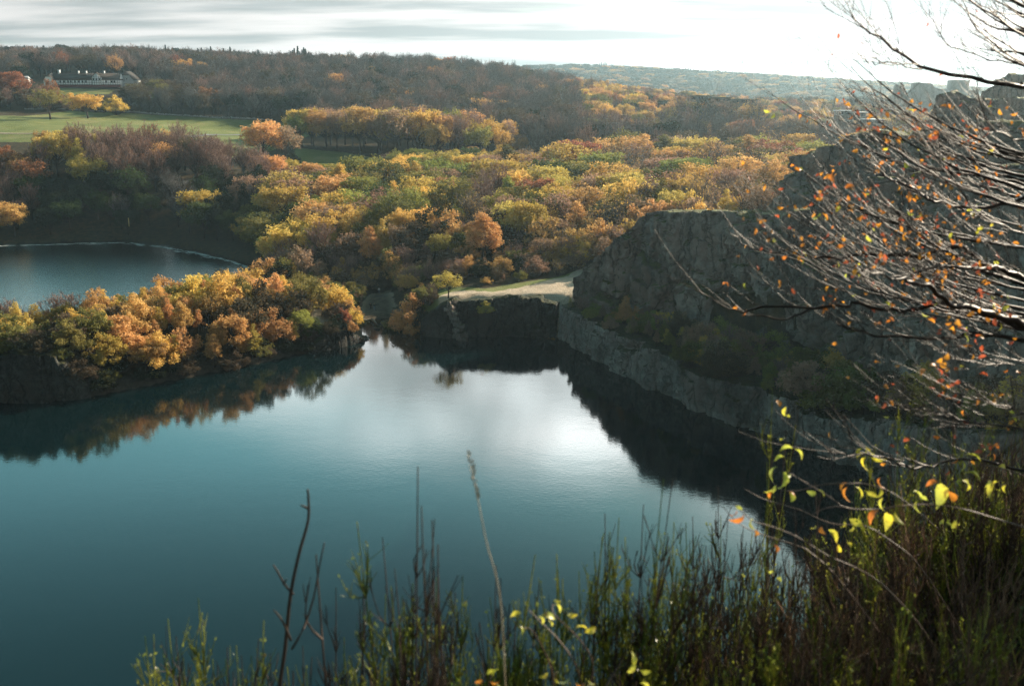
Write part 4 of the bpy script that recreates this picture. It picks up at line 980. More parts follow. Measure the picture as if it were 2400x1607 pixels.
a = pm.attributes.new('turn', 'FLOAT_VECTOR', 'POINT'); a.data.foreach_set('vector', [c for p in rest for c in (0, 0, p['rz'])])
fo = obj('forest', pm); tag(fo, 'mass of autumn trees filling the valley and the hills beyond', 'forest', kind='stuff')
ng = bpy.data.node_groups.new('forest', 'GeometryNodeTree'); ng.interface.new_socket('Geometry', in_out='INPUT', socket_type='NodeSocketGeometry'); ng.interface.new_socket('Geometry', in_out='OUTPUT', socket_type='NodeSocketGeometry')
gi = ng.nodes.new('NodeGroupInput'); go = ng.nodes.new('NodeGroupOutput'); ci = ng.nodes.new('GeometryNodeCollectionInfo'); ci.inputs['Collection'].default_value = proto
ci.inputs['Separate Children'].default_value = True; ci.inputs['Reset Children'].default_value = True
ip = ng.nodes.new('GeometryNodeInstanceOnPoints'); ip.inputs['Pick Instance'].default_value = True
def nat(nm, ty):
    n = ng.nodes.new('GeometryNodeInputNamedAttribute'); n.data_type = ty; n.inputs['Name'].default_value = nm; return n.outputs['Attribute']
ng.links.new(gi.outputs[0], ip.inputs['Points']); ng.links.new(ci.outputs[0], ip.inputs['Instance']); ng.links.new(nat('pick', 'INT'), ip.inputs['Instance Index'])
er = ng.nodes.new('FunctionNodeEulerToRotation'); ng.links.new(nat('turn', 'FLOAT_VECTOR'), er.inputs[0]); ng.links.new(er.outputs[0], ip.inputs['Rotation'])
ng.links.new(nat('size', 'FLOAT_VECTOR'), ip.inputs['Scale']); ng.links.new(ip.outputs[0], go.inputs[0])
md = fo.modifiers.new('forest', 'NODES'); md.node_group = ng
print('trees', len(solo), len(rest), 'kinds', len(order))
# ------------------------------------------------------------------ buildings
WHITE = simple('limewash', (0.84, 0.86, 0.86), var=0.05); TIMBER = simple('black_timber', (0.03, 0.028, 0.026)); THATCH = simple('dark_roof', (0.060, 0.045, 0.036), scale=1.2)
REDW = simple('dark_red_paint', (0.16, 0.03, 0.025)); GLASS = simple('window_glass', (0.03, 0.04, 0.045), rough=0.1, spec=0.6); GREYB = simple('weathered_boards', (0.46, 0.48, 0.47), scale=2)
CONC = simple('old_masonry', (0.20, 0.175, 0.15), scale=0.5); GREENR = simple('green_roof', (0.06, 0.08, 0.045)); LIGHTR = simple('white_roof', (0.75, 0.77, 0.78), var=0.05); STEEL = simple('steel', (0.30, 0.31, 0.32), rough=0.4)
def wx(u, y, z=None): return uy(u, y, z)[0]
def vz(v, y): r_ = ray(1200, v); return 50+r_[2]/r_[1]*y
def hip_roof(mb, x0, x1, y0, y1, ze, zr, hip0=1.5, hip1=1.5, ov=0.4):
    ym = (y0+y1)/2; a = [(x0-ov, y0-ov, ze-.2), (x1+ov, y0-ov, ze-.2), (x1+ov, y1+ov, ze-.2), (x0-ov, y1+ov, ze-.2), (x0+hip0, ym, zr), (x1-hip1, ym, zr)]
    mb.add(a, [[(0, 1, 5, 4), (2, 3, 4, 5)], [(1, 2, 5), (3, 0, 4)], [(3, 2, 1, 0)]])
YH = 690.0; rz_ = -0.10
fh = empty('farmhouse', (wx(122, YH), YH, vz(199, YH))); tag(fh, 'long half-timbered white farmhouse with dark thatched roof on the hillside', 'farmhouse')
Lh = 45.5; EH = 3.2; RH = 7.6
w_ = MB(); w_.box(0, Lh, 0, 8, -1.8, EH); w_.add([(Lh, 0, EH), (Lh, 8, EH), (Lh, 4, RH-.4), (Lh-.3, 0, EH), (Lh-.3, 8, EH), (Lh-.3, 4, RH-.4)], [[(0, 1, 2), (3, 5, 4)]]); wall = w_.build('wall', WHITE, fh)
t_ = MB()
for x in np.arange(0.3, Lh, 1.55): t_.box(x, x+.17, -.05, 0, 0, EH)
for z in (0.02, 1.25, EH-.22): t_.box(0, Lh, -.07, -.051, z, z+.16)
t_.build('timber_frame', TIMBER, fh)
p_ = MB(); p_.box(-.1, Lh+.1, -.12, 0, -1.8, 0); p_.build('plinth', REDW, fh)
r_ = MB(); hip_roof(r_, 0, Lh, 0, 8, EH, RH, 0.4, 2.0); roof = r_.build('roof', THATCH, fh)
for x, s in ((4.8, 1.0), (17.5, .55), (22.6, .55), (34.4, .6)):
    c_ = MB(); c_.box(x-.6*s, x+.6*s, 3.4, 4.6, RH-.6, RH+1.7*s+.3); c_.box(x-.75*s, x+.75*s, 3.25, 4.75, RH+1.7*s+.3, RH+1.7*s+.5); c_.build('chimney', WHITE, roof)
for x in [6.3, 8.8, 11.4, 13.2, 15.9, 18.4, 20.8, 23.0, 36.3, 39.9, 41.8]:
    f_ = MB(); f_.box(x-.5, x+.5, -.1, -.02, 1.35, 2.75); win = f_.build('window', TIMBER, fh)
    g_ = MB(); g_.box(x-.38, x-.04, -.125, -.103, 1.47, 2.63); g_.box(x+.04, x+.38, -.125, -.103, 1.47, 2.63); g_.build('pane', GLASS, win)
g = MB(); gx = 30.3
g.add([(gx-3.1, -.6, 0), (gx+3.1, -.6, 0), (gx+3.1, -.6, 4.9), (gx, -.6, 7.7), (gx-3.1, -.6, 4.9), (gx-3.1, 4, 0), (gx+3.1, 4, 0), (gx+3.1, 4, 4.9), (gx, 4, 7.7), (gx-3.1, 4, 4.9)], [[(0, 1, 2, 3, 4)], [(1, 6, 7, 2), (5, 0, 4, 9), (2, 7, 8, 3), (9, 4, 3, 8)]])
gb = g.build('gable', WHITE, fh)
g = MB()
for x in (-2.9, -1.5, 0, 1.5, 2.75): g.box(gx+x-.1, gx+x+.1, -.68, -.6, 0, 4.9 + (2.6 if x == 0 else 1.2 if abs(x) < 2 else 0))
for z in (1.3, 2.7, 4.0, 4.9, 6.2): w2 = 3.0 if z < 5 else 1.5; g.box(gx-w2, gx+w2, -.70, -.681, z, z+.16)
g.build('gable_timber', TIMBER, gb)
g = MB()
for s in (-1, 1): g.add([(gx, -.9, 7.95), (gx+s*3.5, -.9, 4.75), (gx+s*3.5, 4, 4.75), (gx, 4, 7.95), (gx, -.9, 7.75), (gx+s*3.5, -.9, 4.55), (gx+s*3.5, 4, 4.55), (gx, 4, 7.75)], [[(0, 1, 2, 3), (4, 7, 6, 5), (0, 4, 5, 1), (1, 5, 6, 2)]])
g.build('gable_roof', THATCH, gb)
for x in (-1.9, 0, 1.9):
    g = MB(); g.box(gx+x-.5, gx+x+.5, -.75, -.702, 3.0 if x else 2.95, 4.0); g.build('gable_window', GLASS, gb)
fh.rotation_euler = (0, 0, 0.07)
# left wing: barn end with red door
bw = empty('barn_wing', (wx(106, 688), 688, vz(198, 688))); tag(bw, 'white barn with a dark red door at the left end of the long farmhouse', 'barn')
def barn(root, W, D, e, cl, r, wallm, roofm, z0=-1.5):
    m = MB(); k = (r-e); xc = W/2; cw = W/2*(r-cl)/k
    m.add([(0, 0, z0), (W, 0, z0), (W, 0, e), (xc+cw, 0, cl), (xc-cw, 0, cl), (0, 0, e), (0, D, z0), (W, D, z0), (W, D, e), (xc+cw, D, cl), (xc-cw, D, cl), (0, D, e)], [[(0, 1, 2, 3, 4, 5), (11, 10, 9, 8, 7, 6)], [(1, 7, 8, 2), (6, 0, 5, 11)]]); m.build('wall', wallm, root)
    m = MB(); m.add([(-.3, -.3, e-.2), (xc-cw, -.3, cl+.15), (xc, 2.2, r), (xc, D-2.2, r), (xc-cw, D+.3, cl+.15), (-.3, D+.3, e-.2), (W+.3, -.3, e-.2), (xc+cw, -.3, cl+.15), (xc+cw, D+.3, cl+.15), (W+.3, D+.3, e-.2)],
        [[(0, 1, 2, 3, 4, 5)], [(6, 9, 8, 3, 2, 7)], [(1, 7, 2), (4, 3, 8)]]); m.build('roof', roofm, root)
barn(bw, 6.6, 12, 2.6, 4.9, 7.4, WHITE, THATCH)
m = MB(); m.box(1.2, 3.4, -.08, -.01, 0, 2.3); m.build('door', REDW, bw)
br = empty('barn', (wx(276, 700), 700, vz(203.5, 700))); tag(br, 'pale board-clad barn with half-hipped dark roof right of the long farmhouse', 'barn'); barn(br, 11.6, 14, 4.3, 7.4, 10.3, GREYB, THATCH)
m = MB(); m.box(-.06, 11.66, -.05, -.01, 2.0, 2.2)
for z in (-.2,): m.box(0, 11.6, -.04, -.005, z-.1, z)
m.build('cornice', TIMBER, br)
for x in (3.6, 7.0):
    m = MB(); m.box(x-.25, x+.25, -.07, -.012, 4.6, 5.5); m.build('window', TIMBER, br)
m = MB(); m.box(5.3, 5.45, -.09, -.055, 3.6, 5.2); m.build('hoist_beam', TIMBER, br)
sh = empty('shed', (wx(46, 672), 672, vz(191, 672))); tag(sh, 'small grey shed among trees far left of the farmhouse', 'shed'); m = MB(); m.box(0, 6.5, 0, 4, -1, 1.9); m.build('wall', GREYB, sh); m = MB(); hip_roof(m, 0, 6.5, 0, 4, 1.9, 3.3, .1, .1); m.build('roof', STEEL, sh)
# stone field wall
rs = MB(); rr = random.Random(3)
path_w = [uy(60, 600), uy(160, 604), uy(300, 600), uy(500, 596), uy(640, 604)]
for i in range(len(path_w)-1):
    a_, b_ = np.array(path_w[i]), np.array(path_w[i+1]); n = int(np.linalg.norm(b_-a_)/0.75)
    for j in range(n):
        p = a_+(b_-a_)*j/n+np.array([rr.gauss(0, .1), rr.gauss(0, .15)]); z = float(hz(p[0], p[1])[0]); s = 0.5+0.35*rr.random()
        rs.box(p[0]-s*.6, p[0]+s*.6, p[1]-s*.6, p[1]+s*.6, z-.3, z+.5+.7*s*rr.random(), rot=rr.random()*1.5, piv=(p[0], p[1]))
tag(rs.build('field_wall', simple('field_stone', (0.30, 0.30, 0.28), scale=0.8)), 'low dry stone wall along the top edge of the meadow', 'stone wall')
def strip_mesh(name, pts, w, mt, lift=0.12, level=None):
    pts = np.array(pts, float); seg = np.hypot(*np.diff(pts, axis=0).T); cum = np.concatenate([[0], np.cumsum(seg)]); s = np.arange(0, cum[-1], 2.0)
    c = np.stack([np.interp(s, cum, pts[:, 0]), np.interp(s, cum, pts[:, 1])], -1)
    for _ in range(6): c[1:-1] = (c[:-2]+c[2:]+2*c[1:-1])/4
    t = np.gradient(c, axis=0); t /= np.linalg.norm(t, axis=1)[:, None]; nrm = np.stack([-t[:, 1], t[:, 0]], -1); V = []; k = 5
    for j in range(k):
        q = c+nrm*w*(j/(k-1)-.5); V.append(np.column_stack([q, hz(q[:, 0], q[:, 1])+lift if level is None else np.full(len(q), level)]))
    V = np.stack(V, 1).reshape(-1, 3); n = len(s); i = (np.arange(n-1)[:, None]*k+np.arange(k-1)[None]).ravel()
    return obj(name, mesh_np(name, V, [np.stack([i, i+k, i+k+1, i+1], -1)], mt, smooth=True))
ASPH = simple('asphalt', (0.17, 0.175, 0.18), scale=2); TRACK = simple('dirt_track', (0.36, 0.29, 0.21), scale=1)
tag(strip_mesh('road', [uy(330, 452), uy(400, 470), uy(500, 500), uy(600, 530), uy(660, 552), uy(720, 575)], 4.5, ASPH, .2), 'grey road crossing the meadow', 'road', kind='structure')
tag(strip_mesh('track', [uy(-250, 462), uy(0, 462), uy(100, 462), uy(180, 460), uy(330, 452)], 2.6, TRACK, .2), 'pale dirt track across the meadow', 'track', kind='structure')
shore_ = [tuple(p) for p in P2([(-600, 588), (0, 574), (120, 571), (200, 567.5), (300, 566), (400, 578), (470, 591), (540, 608), (590, 624)])]
FOAM = simple('washed_shore', (0.50, 0.51, 0.48), scale=0.35, var=.6)
sm_ = MB(); sp_ = np.array([(x, y-1.6) for x, y in shore_]); sg_ = np.hypot(*np.diff(sp_, axis=0).T); cu_ = np.concatenate([[0], np.cumsum(sg_)])
for i in range(420):
    s_ = rr.random()*cu_[-1]; x = np.interp(s_, cu_, sp_[:, 0]); y = np.interp(s_, cu_, sp_[:, 1]); x2 = np.interp(s_+1, cu_, sp_[:, 0]); y2 = np.interp(s_+1, cu_, sp_[:, 1]); a_ = math.atan2(y2-y, x2-x)+rr.gauss(0, .12)
    wd = .5+1.1*abs(math.sin(s_*.035)+.4*math.sin(s_*.11)); y += -abs(rr.gauss(0, wd)); ln_, ww_ = .6+2.6*rr.random()**2, .08+.22*rr.random(); z_ = .015+.02*rr.random(); c_, q_ = math.cos(a_), math.sin(a_)
    pl = [(ln_*math.cos(t)*(.8+.4*rr.random()), ww_*math.sin(t)*(.7+.6*rr.random())) for t in np.linspace(0, 2*math.pi, 9)[:-1]]
    sm_.add([(x+c_*p-q_*q, y+q_*p+c_*q, z_) for p, q in pl], [[tuple(range(8))]])
tag(sm_.build('floating_leaves', FOAM), 'broken pale line of floating leaves and foam along the far lake shore', 'floating leaves', kind='stuff')
# long low roofs on the shoulder of the hill
def flat_house(name, u0, u1, v0, y, d, h, roofm, wallm, label, cat='building', rz=0.0):
    x0, x1 = wx(u0, y), wx(u1, y); z = vz(v0, y); e = empty(name, (x0, y, z-h)); W = x1-x0; m = MB(); m.box(0, W, 0, d, -2, h-.5); wl = m.build('wall', wallm, e)
    m = MB(); m.box(-.6, W+.6, -.8, d+.4, h-.5, h); m.build('roof', roofm, e); n = max(2, int(W/4.5))
    for i in range(n):
        m = MB(); m.box(W*(i+.2)/n, W*(i+.8)/n, -.06, -.01, h-2.3, h-.9); m.build('window', GLASS, e)
    e.rotation_euler = (0, 0, rz); tag(e, label, cat); return e
PALEW = simple('pale_wall', (0.20, 0.19, 0.17))
flat_house('terrace_building', 1614, 1668, 224, 640, 9, 3.2, GREENR, PALEW, 'low building with mossy flat roof, left and highest of the stepped row on the ridge')
flat_house('terrace_building', 1670, 1712, 228, 634, 9, 3.2, GREENR, PALEW, 'low building with mossy flat roof, middle one of the stepped row on the ridge')
flat_house('terrace_building', 1713, 1775, 232, 628, 9, 3.2, GREENR, PALEW, 'low building with mossy flat roof, right and lowest of the stepped row on the ridge')
flat_house('low_building', 1966, 1996, 259, 640, 8, 3.2, LIGHTR, PALEW, 'small building with white flat roof under the flat-topped pines')
flat_house('low_building', 2002, 2033, 263, 632, 8, 3.0, LIGHTR, PALEW, 'pale flat-roofed building in the middle of the three below the pines')
flat_house('low_building', 2036, 2072, 280, 600, 12, 3.2, LIGHTR, PALEW, 'long building with bright white flat roof nearest in the group below the pines')
# mast and castle ruin on the far ridge
ms = empty('radio_mast', (wx(1684, 2600), 2600, vz(172, 2600)-5)); m = MB(); m.tube([(0, 0, 0), (0, 0, 27)], [.8, .35], 6); m.build('pole', STEEL, ms); m = MB(); m.box(-.9, .9, -.9, .9, 18, 19); m.box(-.7, .7, -.7, .7, 23, 23.6); m.build('platform', STEEL, ms); tag(ms, 'thin radio mast standing on the far hazy ridge', 'mast')
YR = 900
def ruin(name, poly, y, d, label, cat):
    z0 = min(v for u, v in poly); pts = [(wx(u, y), vz(v, y)) for u, v in poly]; n = len(pts); V = [(x, y, z) for x, z in pts]+[(x, y+d, z) for x, z in pts]
    m = MB(); m.add(V, [[list(range(n))], [list(range(n, 2*n))[::-1]], [(i, n+i, n+(i+1) % n, (i+1) % n) for i in range(n)]]); o = m.build(name, CONC); tag(o, label, cat); return o
ruin('castle_tower', [(2234.5,250),(2234.5,188.5),(2243,187.5),(2252,188),(2261,188.3),(2271.5,189),(2271,250)], YR, 14, 'square ruined castle tower with a level top against the sky', 'tower')
ruin('castle_wall', [(2271.8,250),(2272,212.5),(2282,212),(2294,213),(2300,250)], YR+4, 8, 'lower ruined wall joined to the right of the castle tower', 'ruin')
ruin('castle_hall', [(2120,250),(2128,232),(2141,218),(2147,208),(2148,196),(2153,193),(2160,194),(2168,195),(2182,195.5),(2187,200),(2191,206),(2205,209),(2234,211),(2234,250)], YR-6, 12, 'ruined castle hall with broken sloping left end', 'ruin')
ruin('castle_turret', [(2100,245),(2102,206),(2103,199),(2106,197),(2109,204),(2112,203),(2115,199),(2119,206),(2120,214),(2126,218),(2130,245)], YR+10, 8, 'twin-pointed stub of castle wall left of the hall', 'ruin')

# ------------------------------------------------------------------ plateau and beach things
WOOD = simple('grey_wood', (0.16, 0.13, 0.10), scale=6); WHITEP = simple('white_plastic', (0.8, 0.8, 0.8), var=.03); REDP = simple('red_plastic', (0.6, 0.05, 0.03), var=.05)
fe = empty('edge_fence', (0, 198.6, 0)); m = MB(); tops = []
for u in [1069.7, 1088, 1110, 1133, 1158, 1184, 1210, 1236, 1262, 1290, 1315, 1325, 1333]:
    y = 198.6; x = wx(u, y); z = float(hz(x, y)[0]); q = MB(); q.tube([(x, 0, z-.2), (x+rr.gauss(0, .03), 0, z+1.15)], .055, 6); q.build('post', WOOD, fe); tops.append((x, 0, z))
for hgt in (1.05, .65):
    m.tube([(x, 0, z+hgt) for x, _, z in tops], .012, 4)
m.build('wire', STEEL, fe); tag(fe, 'wire fence on thin wooden posts along the gravel plateau edge', 'fence')
y = 199.4; x = wx(1249, y); z = float(hz(x, y)[0]); lb = empty('lifebuoy_stand', (x, y, z)); m = MB(); m.tube([(0, 0, -.2), (0, 0, 1.5)], .06, 6); m.build('post', WOOD, lb)
th = np.linspace(0, 2*math.pi, 21); m = MB(); m.tube([(0.42*math.cos(a), -.12, 1.75+.42*math.sin(a)) for a in th], .09, 8, cap=False); ring = m.build('ring', WHITEP, lb)
for a0 in (0.6, 2.2, 3.7, 5.3):
    m = MB(); m.tube([(0.42*math.cos(a0+d), -.12, 1.75+.42*math.sin(a0+d)) for d in (-.16, -.08, 0, .08, .16)], .094, 8); m.build('band', REDP, ring)
tag(lb, 'white lifebuoy ring on a wooden post at the plateau edge', 'lifebuoy')
for u, y_, hh, w2, lab in ((1255.5, 199.2, 1.5, .22, 'dark wooden notice post just right of the lifebuoy'), (1264, 199.0, 1.7, .28, 'taller dark notice post second right of the lifebuoy')):
    x = wx(u, y_); z = float(hz(x, y_)[0]); e = empty('notice_post', (x, y_, z)); m = MB(); m.tube([(0, 0, -.2), (0, 0, hh)], .07, 6); m.build('post', TIMBER, e); m = MB(); m.box(-w2, w2, -.1, -.07, hh-.75, hh-.05); m.build('board', TIMBER, e); tag(e, lab, 'notice post')
# rocks
def boulder(name, x, y, z, s, lab, mt=None, sq=(1, .8, .7), seed=0, cat='boulder'):
    n1, n2 = 18, 12; th = np.linspace(0, 2*math.pi, n1, endpoint=False); ph = np.linspace(-math.pi/2, math.pi/2, n2); PH, TH = np.meshgrid(ph, th, indexing='ij')
    D = np.stack([np.cos(PH)*np.cos(TH), np.cos(PH)*np.sin(TH), np.sin(PH)], -1).reshape(-1, 3)
    ia, ib, e, lx, ly = cells(D[:, 0]*1.6+5+D[:, 2], D[:, 1]*1.6+3-D[:, 2], seed+2); rad = s*(1-.22*ia+.2*(fbm(D[:, 0]*2+seed, D[:, 1]*2, D[:, 2]*2)-.5)); V = np.sign(D)*np.abs(D)**.8*rad[:, None]*np.array(sq)
    Q = [(i*n1+j, i*n1+(j+1) % n1, (i+1)*n1+(j+1) % n1, (i+1)*n1+j) for i in range(n2-1) for j in range(n1)]
    o = obj(name, mesh_np(name, V, [Q], mt or ROCKL), loc=(x, y, z+s*sq[2]*.35)); o.rotation_euler = (0, 0, seed); tag(o, lab, cat); return o
for u, v, s, lab in [(932, 730, 1.5, 'pale flat boulder on the right bank of the beach'), (884, 768, .8, 'white angular rock at the waterline of the beach'), (898, 757, .7, 'dark wet stone touching the log on the beach'), (1078, 788, 2.2, 'big pale boulder at the foot of the rock stairs'), (1060, 784, 1.6, 'boulder left of the big one below the rock stairs'), (1070, 768, 1.5, 'boulder lying above the big one in the rock gully'),
    (1066, 752, 1.1, 'smaller boulder halfway up the rock gully'), (1160, 782, 1.4, 'squared block at the foot of the wall under the plateau'), (855, 792, .9, 'rock at the waterline on the strip tip'), (1450, 760, 1.1, 'pale boulder lying on the ledge behind the wall edge'), (1432, 748, .9, 'pale boulder on the ledge below the cliff foot'), (1372, 712, .9, 'grey boulder at the start of the ledge')]:
    zz = 0.1 if v > 745 and u < 1300 else 5.6 if u > 1300 else 1.2
    if u == 1070: zz = 1.8
    if u == 1066: zz = 3.4
    p = at_z(u, v, zz); boulder('boulder', p[0], p[1], zz-.2, s, lab, seed=int(u) % 50)
for i, (u, v) in enumerate([(2120, 1222), (2165, 1266), (2205, 1316)]):
    p = at_z(u, v, 0.0); boulder('boulder', p[0], p[1], -.2, 1.3, 'grey boulder in the water at the near end of the quarry wall, %s of three' % ['farthest', 'middle', 'nearest'][i], seed=i, sq=(1.1, .9, .8))
# logs and slab on the beach
for (a_, b_, r0, lab) in [((905, 752), (948, 749), .28, 'long dark log lying across the foot of the beach'), ((872, 748), (884, 762), .3, 'grey sawn log slanting down to the water'), ((903, 757), (925, 757), .18, 'thin dark log behind the shore stones')]:
    p, q = at_z(*a_, .35), at_z(*b_, .3); m = MB(); m.tube([p, (p+q)/2+np.array([0, 0, .06]), q], [r0, r0*.95, r0*.8], 9); o = m.build('log', WOOD, smooth=False); tag(o, lab, 'log')
st_ = MB()
for i in range(15):
    z1 = 7.6-i*.50+rr.gauss(0, .12); y = 197.9-i*.12+rr.gauss(0, .12); x = wx(1054, y)+i*.17+rr.gauss(0, .35); w_s = .35+.5*rr.random()
    st_.box(x-w_s, x+w_s, y-.4, y+1.3, z1-.75, z1, rot=rr.gauss(0, .35), piv=(x, y))
    if i % 2: st_.box(x+w_s*.8, x+w_s*1.6, y-.2, y+1.0, z1-.95, z1-.3, rot=rr.gauss(0, .5), piv=(x, y))
tag(st_.build('rock_stairs', ROCKL), 'rough rock stairs and rubble falling from the plateau below the lone oak', 'stairs')
# bench and post by the far lake
p = at_z(300, 545, 3.0); y = p[1]; z = float(hz(p[0], y)[0]); tb = empty('picnic_table', (p[0], y, z)); m = MB(); m.box(-1.1, 1.1, -.4, .4, .72, .8); m.build('table_top', WHITEP, tb)
for s in (-1, 1):
    m = MB(); m.box(s*.8-.05, s*.8+.05, -.35, .35, 0, .72); m.build('leg', WOOD, tb); m = MB(); m.box(-1.1, 1.1, s*.75-.15, s*.75+.15, .42, .48); m.build('bench', WOOD, tb)
tag(tb, 'pale-topped picnic table in the shade by the far lake', 'picnic table')
p = at_z(302, 524, 5.5); m = MB(); m.tube([(0, 0, -1), (0, 0, 1.9)], .16, 6); o = m.build('marker_post', simple('pale_wood', (.55, .42, .2)), loc=tuple(p)); tag(o, 'short pale post catching the sun in the dark wood', 'post')

# ------------------------------------------------------------------ people
SKIN = simple('skin', (0.45, 0.27, 0.19), var=.03); HAIRD = simple('hair_dark', (0.03, 0.02, 0.015)); HAIRB = simple('hair_fair', (0.30, 0.22, 0.12))
def skinned(name, mt, joints, edges, parent, lv=2):
    me = bpy.data.meshes.new(name); me.from_pydata([j[0] for j in joints], edges, []); me.materials.append(mt); o = obj(name, me, parent)
    sk = o.modifiers.new('skin', 'SKIN'); ly = me.skin_vertices[0] if me.skin_vertices else None
    if ly is None:
        bpy.context.view_layer.objects.active = o; 
    ly = me.skin_vertices[0]
    for i, j in enumerate(joints):
        rr_ = j[1]; ly.data[i].radius = rr_ if isinstance(rr_, tuple) else (rr_, rr_)
    ly.data[0].use_root = True; sub = o.modifiers.new('smooth', 'SUBSURF'); sub.levels = lv; sub.render_levels = lv; return o
def person(u, v, zg, rz, label, jacket, legs_c, hair, stride=.22, h=1.0):
    p = at_z(u, v, zg); z = float(hz(p[0], p[1])[0]); e = empty('person', (p[0], p[1], z), rz); e.scale = (h,)*3
    s = stride
    body = [((0, 0, .93), (.13, .10)), ((0, 0, 1.12), (.12, .09)), ((0, 0, 1.36), (.15, .10)), ((0, 0, 1.48), (.055, .055)), ((0, -.01, 1.56), (.07, .08)), ((0, -.015, 1.66), (.085, .10)), ((0, -.01, 1.74), (.06, .07)),
      ((.19, 0, 1.40), .055), ((.24, .03, 1.13), .042), ((.23, -.08, .90), .032), ((.23, -.11, .80), (.035, .02)), ((-.19, 0, 1.40), .055), ((-.24, -.02, 1.13), .042), ((-.23, .09, .91), .032), ((-.23, .11, .81), (.035, .02)),
      ((.10, 0, .88), .085), ((.10, -s*.6, .50), .06), ((.10, -s*.75+.05, .10), .042), ((.10, -s*.75-.12, .04), .035), ((-.10, 0, .88), .085), ((-.10, s*.25, .50), .06), ((-.10, s+.06, .12), .042), ((-.10, s-.10, .05), .035)]
    ed = [(0, 1), (1, 2), (2, 3), (3, 4), (4, 5), (5, 6), (2, 7), (7, 8), (8, 9), (9, 10), (2, 11), (11, 12), (12, 13), (13, 14), (0, 15), (15, 16), (16, 17), (17, 18), (0, 19), (19, 20), (20, 21), (21, 22)]
    skinned('body', SKIN, body, ed, e)
    def grow(idx, k):
        out = []; mp_ = {}
        for i in idx: q, rr_ = body[i]; rr_ = rr_ if isinstance(rr_, tuple) else (rr_, rr_); mp_[i] = len(out); out.append((q, (rr_[0]+k, rr_[1]+k)))
        return out, [(mp_[a], mp_[b]) for a, b in ed if a in mp_ and b in mp_]
    j, ee = grow([0, 1, 2, 7, 8, 9, 11, 12, 13], .03); skinned('jacket', jacket, j, ee, e)
    j, ee = grow([0, 15, 16, 17, 19, 20, 21], .018); skinned('trousers', legs_c, j, ee, e)
    hm_ = MB(); D = []
    n1, n2 = 12, 7
    for i in range(n2):
        ph = math.pi*.5-i*math.pi*.62/(n2-1)
        for k in range(n1):
            a = k*2*math.pi/n1; D.append((.095*math.cos(ph)*math.cos(a), .02+.105*math.cos(ph)*math.sin(a), 1.68+.105*math.sin(ph)))
    hm_.add(D, [[(i*n1+k, (i+1)*n1+k, (i+1)*n1+(k+1) % n1, i*n1+(k+1) % n1) for i in range(n2-1) for k in range(n1)]]); hm_.build('hair', hair, e, smooth=True)
    fm = MB()
    for sx in (-.033, .033): fm.box(sx-.012, sx+.012, -.112, -.10, 1.665, 1.68)
    fm.build('eyes', HAIRD, e); fm = MB(); fm.add([(-.012, -.10, 1.65), (.012, -.10, 1.65), (0, -.10, 1.68), (0, -.135, 1.64)], [[(0, 1, 3), (1, 2, 3), (2, 0, 3)]]); fm.build('nose', SKIN, e)
    tag(e, label, 'person'); return e
BLK = simple('black_coat', (0.012, 0.012, 0.016)); BLU = simple('grey_blue_coat', (0.05, 0.075, 0.09)); WHC = simple('white_jacket', (0.75, 0.75, 0.74), var=.04); JE = simple('dark_jeans', (0.02, 0.028, 0.045)); BLJ = simple('pale_jeans', (0.15, 0.19, 0.24))
person(869, 725, 1.0, 2.9, 'person in a black coat walking up the beach, left of the pair', BLK, JE, HAIRD)
person(877.5, 725.5, 1.0, 3.0, 'person in a grey-blue coat walking beside the one in black', BLU, BLJ, HAIRB, h=.93)
person(888.5, 689, 1.2, 3.3, 'person in a white jacket farther up the beach alone', WHC, BLJ, HAIRD)
person(1307, 697, 8.0, 1.2, 'person in dark clothes standing at the plateau edge near the cliff', BLK, JE, HAIRD, stride=.06)
# ------------------------------------------------------------------ near hillside under the camera
def hillh(x, y):
    r_ = np.hypot(x, y)
    edge = 1.9+np.interp(x, [-3, -1.8, 0.0, .8, 2.2, 4, 8, 16], [0.0, 1.9, 1.9, 2.1, 3.4, 6.0, 11, 17])
    z = 48.35-0.35*np.minimum(y, edge)*np.interp(x, [-1, .5, 2, 6], [1.6, 1.5, .75, .45])
    z = z - np.clip(y-edge, 0, None)*1.5 - np.clip(-x-2.2, 0, None)*.5 + (fbm(x*.9, y*.9, seed=2)-.5)*.5*np.clip(r_-1, 0, 1)+(fbm(x*4, y*4, seed=6)-.5)*.12
    return np.maximum(z, -1.5)
gx_, gy_ = np.meshgrid(np.concatenate([np.linspace(-60, -5, 40), np.linspace(-4.8, 14, 120), np.linspace(14.5, 60, 50)]), np.concatenate([np.linspace(-15, -1, 12), np.linspace(-.8, 16, 120), np.linspace(16.5, 60, 50)]), indexing='ij')
V = np.stack([gx_, gy_, hillh(gx_, gy_)], -1).reshape(-1, 3); a_, b_ = gx_.shape; i = (np.arange(a_-1)[:, None]*b_+np.arange(b_-1)[None]).ravel()
hs, nt, b = mat('hillside_soil'); tc = N(nt, 'ShaderNodeTexCoord'); nz = N(nt, 'ShaderNodeTexNoise'); nz.inputs['Scale'].default_value = 3; nz.inputs['Detail'].default_value = 8; L(nt, tc.outputs['Object'], nz.inputs['Vector'])
L(nt, ramp(nt, nz.outputs[0], [(.35, (.012, .012, .007)), (.5, (.03, .026, .014)), (.65, (.055, .05, .02))]), b.inputs['Base Color']); b.inputs['Roughness'].default_value = .95; b.inputs['Specular IOR Level'].default_value = .1
tag(obj('hillside', mesh_np('hillside', V, [np.stack([i, i+b_, i+b_+1, i+1], -1)], hs, smooth=True)), 'dark overgrown slope at the viewpoint', 'hillside', kind='structure')

